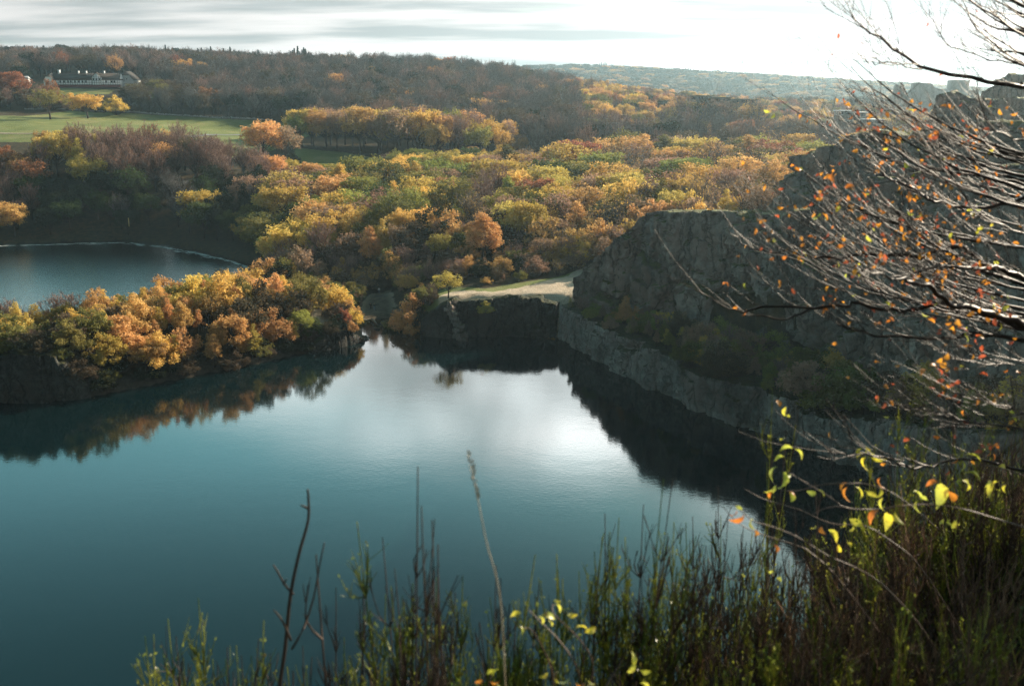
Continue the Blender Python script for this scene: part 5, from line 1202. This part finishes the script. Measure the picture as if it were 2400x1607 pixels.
# ------------------------------------------------------------------ foreground plants
def stem_mat(name, col, rough=.5, spec=.5, var=.3):
    m, nt, b = mat(name); tc = N(nt, 'ShaderNodeTexCoord'); nz = N(nt, 'ShaderNodeTexNoise'); nz.inputs['Scale'].default_value = 9; nz.inputs['Detail'].default_value = 4; L(nt, tc.outputs['Object'], nz.inputs['Vector'])
    L(nt, ramp(nt, nz.outputs[0], [(.3, tuple(x*(1-var) for x in col)), (.7, tuple(x*(1+var) for x in col))]), b.inputs['Base Color'])
    b.inputs['Roughness'].default_value = rough; b.inputs['Specular IOR Level'].default_value = spec; return m
def fleaf_mat(name, c1, c2, trans=.55):
    m, nt, b = mat(name); tc = N(nt, 'ShaderNodeTexCoord'); nz = N(nt, 'ShaderNodeTexNoise'); nz.inputs['Scale'].default_value = 5; nz.inputs['Detail'].default_value = 3; L(nt, tc.outputs['Object'], nz.inputs['Vector'])
    c = ramp(nt, nz.outputs[0], [(.38, c1), (.62, c2)])
    nq = N(nt, 'ShaderNodeTexNoise'); nq.inputs['Scale'].default_value = 55; nq.inputs['Detail'].default_value = 3; L(nt, tc.outputs['Object'], nq.inputs['Vector']); c = mixc(nt, ramp(nt, nq.outputs[0], [(.56, (0, 0, 0)), (.68, (.8, .8, .8))]), c, (.16, .08, .03)); nt.nodes.remove(b); d = N(nt, 'ShaderNodeBsdfDiffuse'); t = N(nt, 'ShaderNodeBsdfTranslucent'); g = N(nt, 'ShaderNodeBsdfGlossy'); g.inputs['Roughness'].default_value = .4
    L(nt, c, d.inputs[0]); L(nt, c, t.inputs[0]); mx = N(nt, 'ShaderNodeMixShader'); mx.inputs[0].default_value = trans; L(nt, d.outputs[0], mx.inputs[1]); L(nt, t.outputs[0], mx.inputs[2])
    m2 = N(nt, 'ShaderNodeMixShader'); m2.inputs[0].default_value = .06; L(nt, mx.outputs[0], m2.inputs[1]); L(nt, g.outputs[0], m2.inputs[2]); L(nt, m2.outputs[0], nt.nodes['Material Output'].inputs[0]); return m
BEECHB = stem_mat('beech_bark', (.030, .019, .014), rough=.52, spec=.28)
BROOMG = fleaf_mat('broom_green', (.10, .16, .025), (.42, .42, .06), .5); BROOMD = stem_mat('broom_dead', (.07, .045, .033), rough=.6, spec=.3); BRAMB = stem_mat('bramble_cane', (.10, .055, .035), rough=.55, spec=.4)
LYEL = fleaf_mat('leaf_bright_yellow', (.72, .62, .05), (.55, .60, .10)); LORA = fleaf_mat('leaf_orange', (.80, .36, .04), (.70, .22, .04)); LRED = fleaf_mat('leaf_red', (.62, .13, .05), (.40, .10, .05)); STRAW = stem_mat('straw', (.42, .33, .22), rough=.5); DRYB = stem_mat('dry_brown', (.19, .115, .07), rough=.6, spec=.3)
fr = np.random.default_rng(21)
def smooth(pts, n):
    pts = np.asarray(pts, float)
    if len(pts) < 3: t = np.linspace(0, 1, n)[:, None]; return pts[0]*(1-t)+pts[-1]*t
    P = np.vstack([2*pts[0]-pts[1], pts, 2*pts[-1]-pts[-2]]); out = []
    m = len(pts)-1
    for s in np.linspace(0, m-1e-6, n):
        i = int(s); t = s-i; p0, p1, p2, p3 = P[i:i+4]
        out.append(.5*((2*p1)+(-p0+p2)*t+(2*p0-5*p1+4*p2-p3)*t*t+(-p0+3*p1-3*p2+p3)*t**3))
    return np.array(out)
def leaf(mb, p, d, size, wid=.36, curl=.25, r=fr):
    """one bent, pointed leaf with a midrib fold"""
    d = d/(np.linalg.norm(d)+1e-9); s = np.cross(d, r.normal(size=3)); s /= np.linalg.norm(s)+1e-9; n = np.cross(s, d)
    ts = [(0, 0), (.25, .75), (.5, 1), (.75, .7), (1, 0)]; V = []
    for t, w in ts:
        c = p+d*size*t+n*size*curl*(t*(1-t)*2-t*t*.6)
        if w == 0: V.append(c)
        else: V += [c-s*w*wid*size+n*size*.09, c, c+s*w*wid*size+n*size*.09]
    q = [(1, 2, 5, 4), (2, 3, 6, 5), (4, 5, 8, 7), (5, 6, 9, 8)]; t3 = [(0, 2, 1), (0, 3, 2), (7, 8, 10), (8, 9, 10)]
    mb.add(V, [q, t3])
def px(u, v, y): return at_y(u, v, y)

# --- the beech whose limbs enter from the right
beech = empty('beech_tree', (5.4, 6.2, 46.2)); tag(beech, 'beech tree with glossy bare twigs and a few orange leaves reaching in from the right', 'tree')
BO = np.array([5.4, 6.2, 46.2])
m = MB(); m.tube(smooth([(0, 0, -.5), (.05, 0, 1.5), (-.05, .1, 4), (.1, 0, 7), (0, .1, 10)], 16), np.linspace(.20, .09, 16), 12); m.build('trunk', BEECHB, beech, smooth=True)
mains = [
 (.040, 5.6, [(2430,208),(2400,203),(2300,190),(2190,168),(2150,150),(2090,112),(2045,80),(2010,52),(1996,40)]),
 (.010, 5.4, [(2160,163),(2125,158),(2095,150),(2060,148),(2030,143),(2000,132)]),
 (.008, 5.3, [(2150,152),(2110,148),(2075,147),(2040,136),(2020,128),(1994,128)]),
 (.012, 5.8, [(2440,165),(2380,150),(2320,140),(2260,118),(2210,95),(2195,60),(2180,20)]),
 (.012, 5.9, [(2440,95),(2400,85),(2360,55),(2330,30),(2290,5),(2270,-20)]),
 (.010, 5.9, [(2440,50),(2400,38),(2350,34),(2300,20),(2255,-10)]),
 (.034, 5.9, [(2460,470),(2374,474),(2312,487),(2271,487),(2210,479),(2171,464),(2133,441),(2095,423),(2061,400),(2020,370)]),
 (.046, 5.4, [(2470,690),(2400,656),(2364,641),(2333,631),(2310,628),(2274,625),(2236,627),(2179,628),(2107,648),(2056,641),(2005,646)]),
 (.040, 5.5, [(2364,641),(2313,620),(2279,595),(2261,582),(2236,577),(2197,585),(2159,602),(2108,597),(2056,595),(2020,597),(1964,605),(1902,600),(1851,592),(1790,590),(1745,570),(1700,540)]),
 (.056, 4.9, [(2480,790),(2400,759),(2358,748),(2312,733),(2274,718),(2223,710),(2202,690),(2171,669),(2133,659),(2097,651),(2040,640),(1990,628)]),
 (.036, 4.8, [(2480,812),(2400,800),(2338,787),(2287,784),(2210,792),(2133,792),(2056,787),(2005,774),(1984,770),(1960,758)]),
 (.030, 4.9, [(2240,711),(2205,710),(2159,719),(2107,728),(2018,713),(1979,718),(1902,722),(1800,718),(1750,728),(1710,722),(1660,700),(1625,675)]),
 (.016, 4.9, [(1902,722),(1850,745),(1800,742),(1760,738),(1720,725)]),
 (.020, 4.4, [(2480,1110),(2374,1097),(2297,1077),(2236,1077),(2185,1092),(2133,1090),(2082,1077),(2031,1066),(1979,1066),(1941,1048),(1910,1020)]),
 (.014, 4.6, [(2460,1015),(2390,1002),(2313,995),(2262,985),(2185,964),(2133,962),(2100,950)]),
 (.012, 4.7, [(2470,980),(2400,966),(2364,949),(2313,943),(2275,935),(2240,920)]),
 (.010, 4.7, [(2470,860),(2400,850),(2340,852),(2280,850),(2240,838),(2200,820)]),
 (.014, 5.2, [(2460,560),(2400,545),(2330,520),(2270,480),(2230,420),(2200,380)]),
 (.012, 5.2, [(2460,330),(2380,330),(2330,300),(2300,250),(2290,180)]),
]
segs = []   # (points, radii) for twig starts
def add_limb(mb, P, r0, r1, k=5):
    rad = np.linspace(r0, r1, len(P)); mb.tube(P-BO, rad, k); segs.append((P, rad))
for i, (r0, y, pts) in enumerate(mains):
    ysp = np.linspace(y, y-.5+fr.normal()*.3, len(pts)); P = np.array([px(u, v, yy) for (u, v), yy in zip(pts, ysp)])
    if pts[0][0] > 2420: P = np.vstack([[5.35, 6.1, P[0][2]-.7], (np.array([5.35, 6.1, P[0][2]-.5])+P[0])/2+np.array([0, 0, -.1]), P])
    P = smooth(P, max(12, len(pts)*3)); P[3:] += fr.normal(size=P[3:].shape)*.006
    m = MB(); add_limb(m, P, r0*.46, .0020, 7); m.build('branch', BEECHB, beech, smooth=True)
# mid limbs fanned through the dense part
m = MB()
for i in range(38):
    y = 4.8+2.4*fr.random(); u0 = 2470; v0 = 360+fr.random()**.9*440; ln = (350+430*fr.random())*np.interp(v0, [360, 500, 700, 800], [.75, 1.0, 1.05, .9]); n = 9; pts = []
    ang = R(4+10*fr.random()); u, v = u0, v0
    for j in range(n):
        pts.append(px(u, v, y)); st_l = ln/n*(1.35-.6*j/n); u -= st_l*math.cos(ang); v -= st_l*math.sin(ang); ang += R(3.6+2.5*fr.normal()); y += fr.normal()*.08
    P = smooth(pts, 18); P += fr.normal(size=P.shape)*.004; add_limb(m, P, .006+.008*fr.random(), .0018, 5)
for i in range(16):
    y = 5+1.5*fr.random(); u, v = 2450, fr.random()*190; ang = R(8+25*fr.random()); pts = []; ln = 120+230*fr.random()
    for j in range(7):
        pts.append(px(u, v, y)); u -= ln/7*math.cos(ang); v -= ln/7*math.sin(ang); ang += R(5+8*fr.normal())
    P = smooth(pts, 12); add_limb(m, P, .009, .002, 4)
m.build('branch', BEECHB, beech, smooth=True)
# twigs: sweep up and to the left, zigzag a little, carry short spurs
tw = MB(); lf = [MB(), MB(), MB()]; nl = 0; tips = []
def twig(p, d, ln, r0, lvl):
    n = 6 if lvl == 0 else 4; P = [p]; q = p.copy(); dd = d.copy()
    for j in range(n):
        dd = dd+np.array([-.02, 0, .10])*(.7 if lvl else 1)+fr.normal(size=3)*np.array([.09, .12, .09]); dd /= np.linalg.norm(dd); q = q+dd*ln/n; P.append(q.copy())
    P = np.array(P); tw.tube(P-BO, np.linspace(r0, r0*.4, len(P)), 4, cap=False); tips.append((P[-1], dd))
    if lvl < 2:
        for j in range(1, n):
            if fr.random() < (.75 if lvl == 0 else .5):
                sd_ = unit(dd*.8+np.array([-.25, 0, .25])+fr.normal(size=3)*.55); twig(P[j], sd_, ln*(.22+.25*fr.random()), r0*.6, lvl+1)
for P, rad in segs:
    L_ = np.linalg.norm(np.diff(P, axis=0), axis=1).sum(); n = int(L_/(.16 if P[len(P)//2][2] < 50.3 else .34))
    for j in range(n):
        k = int(fr.integers(2, len(P)-1)); d = unit(P[k+1 if k+1 < len(P) else k]-P[k-1])
        if P[k][0] > 4.2: continue
        d = unit(d*1.0+np.array([-.25, 0, .28])+fr.normal(size=3)*np.array([.25, .35, .32])); sky_ = P[k][2] > 50.2
        twig(P[k], d, (.16+.42*fr.random())*(.8 if sky_ else 1), min(.0021, rad[k]*.6), 1 if fr.random() < .45 else 0)
tw.build('twigs', BEECHB, beech)
fr.shuffle(tips)
cnt = 0
for p, d in tips:
    w = np.array([p[0], p[1], p[2]-50]); cz_ = w[1]*CP-w[2]*SP; v = 803.5-F*(w[1]*SP+w[2]*CP)/cz_; u = 1200+F*w[0]/cz_
    if cnt >= 600: break
    pr = .09 if v < 240 else .75
    if fr.random() > pr or not (1500 < u < 2480): continue
    c = fr.random(); b_ = lf[2] if c < .32 else lf[1] if c < .88 else lf[0]
    if v < 240: b_ = lf[2]
    for q in range(1 if fr.random() < .6 else 2):
        leaf(b_, p-BO+fr.normal(size=3)*.02, unit(d*.4+fr.normal(size=3)+np.array([0, 0, -.5])), (.022+.021*fr.random())*(.7 if v < 240 else 1), wid=.27)
    cnt += 1
for b_, mt_, nm in zip(lf, (LYEL, LORA, LRED), ('yellow_leaves', 'orange_leaves', 'red_leaves')): b_.build(nm, mt_, beech)

# --- broom bushes
def broom(name, u, y, vtop, w, n, label, mt=BROOMG, dead=.15, lean=0.0, cat='bush', thick=1.0, branchy=1.0):
    if mt is BROOMG: thick, n, branchy, w = (1.15, int(n*1.05), 1.5, w*1.15) if u < 1620 else (1.2, int(n*1.0), 1.0, w*1.25)
    """n stems from one root, fanning upward; tops reach the picture row vtop"""
    top = px(u, vtop, y); x = top[0]; z0 = float(hillh(np.array([x]), np.array([y]))[0])-.1; z0 = min(z0, px(u, 1640, y)[2]-.15) if u < 1600 else z0
    e = empty(name, (x, y, z0)); h = top[2]-z0; a = MB(); b2 = MB()
    nm = max(5, int(n*.30)); 
    for i in range(nm):
        t = b2 if fr.random() < dead else a; th_ = fr.random()*6.28; sp = w*math.sqrt(fr.random()); hh = h-min(h, .62)*(.80*fr.random()**.9+.15*(sp/w)**2)*(0 if i == 0 else 1)
        if i > 2 and fr.random() < .3: hh -= .2*min(h, .6)
        bx = np.array([math.cos(th_)*sp*.5, math.sin(th_)*sp*.5, 0]); tx = np.array([math.cos(th_)*sp*1.3+lean*hh, math.sin(th_)*sp*1.3, hh])
        mid_ = bx*.3+tx*.7+np.array([0, 0, -.16*hh]); P = smooth([bx, mid_*.5+bx*.5+fr.normal(size=3)*.03, mid_+fr.normal(size=3)*.03, tx+fr.normal(size=3)*.02], 10)
        t.tube(P, np.linspace(.0050, .0013, 10)*thick, 4, cap=False)
        for j in range(int(15*branchy)):
            k = int(fr.integers(3 if h > .9 else 2, 9)); d = unit(unit(P[k]-P[k-1])+fr.normal(size=3)*.30); ln = min(hh, .9)*(.12+.18*fr.random())*(1.25-.06*k); bow = fr.normal(size=3)*.012
            Q = smooth([P[k], P[k]+d*ln*.45+bow, P[k]+d*ln*.9+np.array([0, 0, ln*.22])], 5)
            t.tube(Q, np.linspace(.0026, .0010, 5)*thick, 3, cap=False)
            for s_ in range(3 if branchy > .7 else 1):
                kk = int(fr.integers(1, 4)); d3 = unit(unit(Q[kk+1]-Q[kk])+fr.normal(size=3)*.28); l3 = ln*(.25+.3*fr.random()); t.tube([Q[kk], Q[kk]+d3*l3*.5+np.array([0, 0, l3*.04]), Q[kk]+d3*l3+np.array([0, 0, l3*.14])], [.0014*thick, .0012*thick, .0007*thick], 3, cap=False)
            if t is a and mt is BROOMG:
                for q in range(9):
                    kk = int(fr.integers(1, 5)); pp = Q[kk]+fr.normal(size=3)*.004; dl = unit(fr.normal(size=3)*.7+np.array([0, 0, 1.2])); s = unit(np.cross(dl, fr.normal(size=3))); l_ = .008+.009*fr.random(); a.add([pp, pp+s*l_*.25+dl*l_*.5, pp+dl*l_, pp-s*l_*.25+dl*l_*.5], [[(0, 1, 2, 3)]])
    if a.n: a.build('stems', mt, e)
    if b2.n: b2.build('dry_stems', BROOMD if mt is BROOMG else mt, e)
    tag(e, label, cat); return e
bl = [
 (430,3.2,1478,.20,150,0,'low green broom bush in the bottom left corner of the plants'), (535,3.2,1470,.18,120,.05,'green broom bush with a dark dry twig beside the low one'),
 (760,3.4,1400,.20,50,0,'short green and brown broom under the dead twiggy stem'), (870,3.3,1330,.14,45,.03,'yellow-green broom just right of the bare brown twigs'), (950,3.1,1235,.12,45,-.03,'tall green broom left of the dark reedy tuft'),
 (1090,3.2,1270,.14,60,.02,'green broom right of the dark reedy tuft'), (1170,3.0,1270,.10,30,.05,'thin green broom crossing the pale grass stalk'), (1250,3.3,1320,.14,45,-.04,'sparse green broom behind the orange-leaved briar'),
 (1390,3.4,1200,.18,70,.02,'tall green broom with upright wands left of centre bush'), (1480,3.3,1095,.16,70,.08,'tallest broom with two long wands against the dark reflection'), (1560,3.5,1290,.16,60,.05,'broom bush right of the tallest one'),
 (1660,3.6,1330,.20,70,.02,'broom leaning over the shore reflection'), (1720,4.2,1150,.2,80,-.02,'green broom at the edge of the dark reflection'), (1810,4.4,1200,.24,90,.0,'broom under the big yellow bramble leaves'), (1900,3.9,1230,.24,90,.02,'broom in the middle of the bramble tangle'),
 (1870,5.0,900,.06,10,-.05,'two green wands standing high before the quarry wall'), (2130,5.0,900,.07,12,.03,'single tall wand right of the orange leaf cluster'), (1990,4.6,1190,.26,100,0,'dense broom below the hanging yellow leaf'), (2080,4.0,1260,.26,100,.02,'dark broom below the large hanging yellow leaf'),
 (2160,5.2,1130,.28,110,.0,'broom bush rising behind the brambles'), (2260,4.8,1120,.30,120,0,'thick broom bush near the right edge'), (2350,5.4,985,.30,120,-.02,'tall feathery broom at the right edge'), (2430,5.0,1000,.3,110,-.02,'broom cut by the right edge of the view'),
 (2200,3.4,1330,.28,110,0,'near dark broom in the lower right'), (2340,3.2,1290,.28,110,0,'nearest broom in the bottom right corner'), (1780,3.0,1400,.22,80,0,'near broom tuft in front of the brown stems'), (1950,2.9,1420,.24,90,0,'near broom tuft under the bramble canes'), (1600,2.9,1440,.2,60,0,'short broom at the bottom edge beside the water gap'),
 (2080,2.9,1430,.25,90,0,'short broom tuft at the bottom edge, right of the bramble roots'), (1000,2.9,1420,.2,60,0,'short broom at the bottom edge under the dark tuft'),
]
for u, y, vt, w, n, ln_, lab in bl: broom('broom_bush', u, y, vt, w, int(n*1.15), lab, dead=.3 if u < 1600 else .68, lean=ln_)
broom('reed_tuft', 1002, 2.7, 1120, .045, 34, 'dark upright reedy tuft, tallest in the middle of the plants', mt=BROOMD, dead=0, cat='plant', thick=1.3, branchy=.4)
broom('reed_tuft', 985, 3.0, 1230, .09, 40, 'shorter dark stems around the tall reedy tuft', mt=BROOMD, dead=0, cat='plant', thick=1.1, branchy=.6)
broom('dead_bush', 790, 3.1, 1262, .16, 20, 'bare brown twiggy bush with pale buds beside the dead stem', mt=BROOMD, dead=0, cat='bush', thick=1.7, branchy=1.6)
broom('dead_bush', 1330, 3.2, 1280, .10, 14, 'arching bare stems left of the tall broom', mt=BROOMD, dead=0, cat='bush', thick=1.5, branchy=1.3, lean=.2)
broom('dead_bush', 1750, 3.2, 1290, .16, 34, 'dark dead twigs standing before the shore reflection', mt=BROOMD, dead=0, cat='bush', thick=1.5, branchy=1.8)
for u, y, vt, lab in [(1850,3.3,1330,'dry brown stems behind the near broom tufts'), (2030,3.6,1290,'dry brown weed stems in the middle of the tangle'), (2200,3.0,1380,'thick dry stalks low in the right corner'), (2120,4.4,1200,'tall brown seed stalks among the brambles'), (2300,4.2,1230,'brown dry stalks near the right edge')]:
    broom('dry_stalks', u, y, vt, .3, 70, lab, mt=DRYB, dead=0, cat='weeds', thick=1.2)
# dense undergrowth on the slope: uncountable
ug = MB(); gb_ = MB()
for i in range(2600):
    x = -1.2+fr.random()*8.2; y = 1.7+fr.random()*6.8
    if y > 2.1+np.interp(x, [-1.2, 0, .8, 2.2, 4, 8], [0.3, .5, 1.3, 3.6, 6.2, 9]) or x > y*.62+.4: continue
    z = float(hillh(np.array([x]), np.array([y]))[0]); t = ug if fr.random() < .55 else gb_; hh = (.18+.35*fr.random())*np.interp(x, [-1, 1, 3], [.8, 1, 1.25])
    for q in range(5):
        b0 = np.array([x, y, z])+fr.normal(size=3)*np.array([.06, .06, 0]); tp_ = b0+np.array([fr.normal()*.16, fr.normal()*.16, hh*(.6+.5*fr.random())]); t.tube([b0, (b0+tp_)/2+fr.normal(size=3)*.03, tp_], [.0045, .003, .001], 3, cap=False)
tag(ug.build('undergrowth', DRYB), 'tangle of dry brown stems covering the near slope', 'undergrowth', kind='stuff'); tag(gb_.build('slope_grass', BROOMG), 'rough green grass on the near slope', 'grass', kind='stuff')
# dead stem at the left
ds = empty('dead_stalk', tuple(px(655, 1660, 2.9))); o0 = np.array(ds.location); m = MB()
m.tube(smooth([px(650,1680,2.9), px(655,1607,2.9), px(668,1520,2.9), px(680,1400,2.88), px(700,1300,2.86), px(722,1220,2.85), px(723,1170,2.85), px(721,1146,2.85)], 26)-o0, np.linspace(.0075, .0032, 26), 7)
for pts in ([(723,1192),(712,1186),(704,1184)], [(682,1500),(665,1460),(652,1440),(641,1428)], [(684,1520),(712,1470),(735,1400),(748,1330),(760,1272)], [(688,1392),(668,1370),(650,1338),(640,1322)], [(664,1368),(672,1356)]):
    m.tube(smooth([px(u, v, 2.88) for u, v in pts], 9)-o0, np.linspace(.0042, .0022, 9), 6)
m.build('stem', BROOMD, ds, smooth=True); tag(ds, 'single dark dead stem with a broken stub near its top', 'stem')
# pale grass stalk
gs = empty('grass_stalk', tuple(px(1178, 1620, 2.3))); o0 = np.array(gs.location); m = MB(); m.tube(smooth([px(1186,1640,2.3), px(1172,1400,2.3), px(1140,1270,2.3), px(1120,1170,2.3), px(1100,1090,2.3)], 20)-o0, np.linspace(.0018, .001, 20), 5); m.build('stalk', STRAW, gs)
m = MB()
for i in range(26):
    t = i/25; p = px(1122-22*t, 1172-108*t, 2.3); leaf(m, p-o0, unit(np.array([fr.normal()*.4, fr.normal()*.3, 1.0])), .013, wid=.25)
m.build('seed_head', STRAW, gs); tag(gs, 'pale dry grass stalk with a seed head over the lake', 'grass stalk')
# brambles
def bramble(name, canes, y, leaves, label, leafm=LYEL, extra=()):
    e = empty(name, tuple(px(*canes[0][0], y)+np.array([0, 0, 0]))); o0 = np.array(e.location); m = MB(); lm = MB(); lo = MB()
    for c in canes: P = smooth([px(u, v, y+fr.normal()*.03) for u, v in c], len(c)*4); m.tube(P-o0, np.linspace(.0032, .0012, len(P)), 5)
    m.build('canes', BRAMB, e)
    for u, v, s, dn in leaves:
        t = lo if fr.random() < .22 else lm; d = unit(np.array([math.cos(dn), fr.normal()*.35, -math.sin(dn)])); leaf(t, px(u, v, y)-o0, d, s*y/F*.78*(.8+.4*fr.random()), wid=.24, curl=.35)
    lm.build('leaves', leafm, e); lo.n and lo.build('turned_leaves', LORA, e); tag(e, label, 'bramble'); return e
bramble('bramble', [[(2500,1260),(2389,1232),(2328,1213),(2258,1193),(2180,1182),(2103,1186),(2064,1192),(1987,1190),(1948,1166),(1910,1143),(1871,1120),(1845,1105)], [(1987,1190),(1960,1187),(1930,1192),(1905,1205)]], 3.4,
  [(1842,1105,42,.9),(1838,1070,40,2.6),(1822,1092,46,2.2),(1862,1052,50,.8),(1858,1050,36,3.0),(1835,1105,62,1.55),(1818,1135,56,2.3),(1812,1150,44,1.9),(2205,1132,78,1.45),(2198,1128,34,2.8),(2222,1150,46,.9),(2255,1125,46,.8),(2078,1200,72,1.4),(2060,1195,50,2.4),(2098,1196,52,1.1),(2140,1150,40,.7),(2155,1165,34,.3),(2150,1172,38,1.6),(2320,1125,34,2.4),(2340,1128,30,2.1),(2358,1136,34,1.5),(2330,1135,40,1.9),(2225,1216,36,1.2),(2240,1218,30,1.8),(2212,1216,28,2.4),(1985,1140,48,1.5),(2062,1140,44,1.7),(2062,1118,36,1.3),(2070,1165,40,1.6)],
  'main yellow-leaved bramble cane arching in from the right')
bramble('bramble', [[(2260,1660),(2180,1500),(2100,1400),(2045,1352),(1991,1323),(1941,1302),(1871,1259),(1817,1236),(1766,1221),(1747,1205),(1722,1182)], [(2060,1480),(1960,1350),(1900,1295),(1871,1279),(1786,1252),(1735,1228),(1693,1186)]], 3.2,
  [(1727,1195,34,2.6),(1724,1185,26,.4),(1745,1205,50,2.7),(1765,1215,46,1.5),(1770,1240,40,1.4),(1925,1235,40,1.1),(1942,1240,46,.9),(1912,1230,30,2.8),(1965,1275,30,1.3),(1985,1270,26,.7),(1815,1275,34,1.2),(1812,1335,30,2.5),(1825,1352,26,1.0)], 'lower bramble cane ending in small yellow leaves over the dark water')
bramble('bramble', [[(2330,1620),(2230,1440),(2150,1320),(2088,1267),(2026,1232),(1948,1226),(1871,1193),(1793,1170),(1741,1143)], [(2200,1240),(2100,1160),(2030,1134),(1987,1133),(1929,1135),(1871,1149),(1832,1147),(1809,1128)]], 3.6,
  [(1850,1152,46,1.2),(1848,1152,30,.5),(1915,1148,34,.6),(1890,1150,34,.4),(1985,1130,50,2.0),(2005,1140,44,1.0),(2030,1150,34,.4),(1990,1215,44,.4),(1978,1220,36,1.6),(2020,1205,30,2.2),(2000,1230,34,1.9),(2012,1220,34,1.2)], 'thin bramble cane crossing behind the main one')
bramble('bramble', [[(2480,1150),(2374,1105),(2300,1090),(2240,1080)], [(2120,1080),(2060,1068),(2020,1066)]], 4.2,
  [(2030,1068,50,1.5),(2028,1062,46,2.9),(2040,1058,60,.5),(2022,1050,46,2.3),(2030,1045,30,1.2),(2252,1078,44,1.2),(2245,1072,36,2.3),(2260,1068,54,.1),(2270,1105,50,.5),(2262,1108,40,.2),(2340,1092,40,.2)], 'yellow leaf clusters on the highest bramble cane')
bramble('briar', [[(1380,1660),(1350,1560),(1310,1500),(1270,1460),(1235,1425)], [(1370,1650),(1390,1560),(1360,1500),(1300,1440),(1296,1415)], [(1400,1640),(1450,1560),(1470,1520)], [(1300,1640),(1290,1560),(1250,1480),(1225,1470)]], 2.7,
  [(1268,1442,50,.3),(1262,1445,40,1.0),(1302,1415,34,1.0),(1298,1405,30,.2),(1222,1435,40,2.9),(1218,1465,30,1.2),(1330,1440,32,.2),(1285,1455,34,.9),(1370,1480,56,-.1),(1350,1472,40,.1),(1300,1590,46,.3),(1285,1575,36,2.5),(1470,1575,50,-.9),(1480,1560,40,-1.4),(1500,1570,40,.2),(1380,1590,34,.9),(1350,1600,30,.3),(1500,1600,44,.3)], 'low briar with yellow and orange leaves in the bottom middle')
bramble('briar', [[(1150,1660),(1145,1600),(1150,1580)]], 2.6, [(1140,1580,40,-.4),(1155,1585,36,-1.0),(1150,1596,44,.2),(1132,1592,34,2.9),(1165,1600,36,.3)], 'small yellow leaf tuft at the bottom edge left of the briar')

# bushes added out of view to keep the sun off the lower stems
_tm, _cm = tree_meshes('bush', 1, 'green')
for bx_, by_, bs_, bl_ in ((12.5, 12.2, .8, 'unseen green bush added right of the beech to shade the low stems'), (9.4, 7.0, .58, 'smaller unseen green bush added right of the view to shade the low stems')):
    e = empty('shrub', (bx_, by_, float(hillh(np.array([bx_]), np.array([by_]))[0])-.1)); e.scale = (bs_, bs_, bs_*1.35); obj('trunk', _tm, e); obj('crown', _cm, e); tag(e, bl_, 'shrub')

# ------------------------------------------------------------------ haze
hm = bpy.data.materials.new('haze'); hm.use_nodes = True; nt = hm.node_tree; nt.nodes.clear()
o_ = N(nt, 'ShaderNodeOutputMaterial'); pv = N(nt, 'ShaderNodeVolumePrincipled'); L(nt, pv.outputs[0], o_.inputs['Volume'])
pv.inputs['Color'].default_value = (0.62, 0.86, 0.95, 1); pv.inputs['Density'].default_value = 0.00011; pv.inputs['Anisotropy'].default_value = 0.62
hb = MB(); hb.box(-10500, 10500, -140, 8200, -6, 118)
tag(hb.build('haze', hm), 'thin pale autumn haze filling the valley', 'haze', kind='stuff')
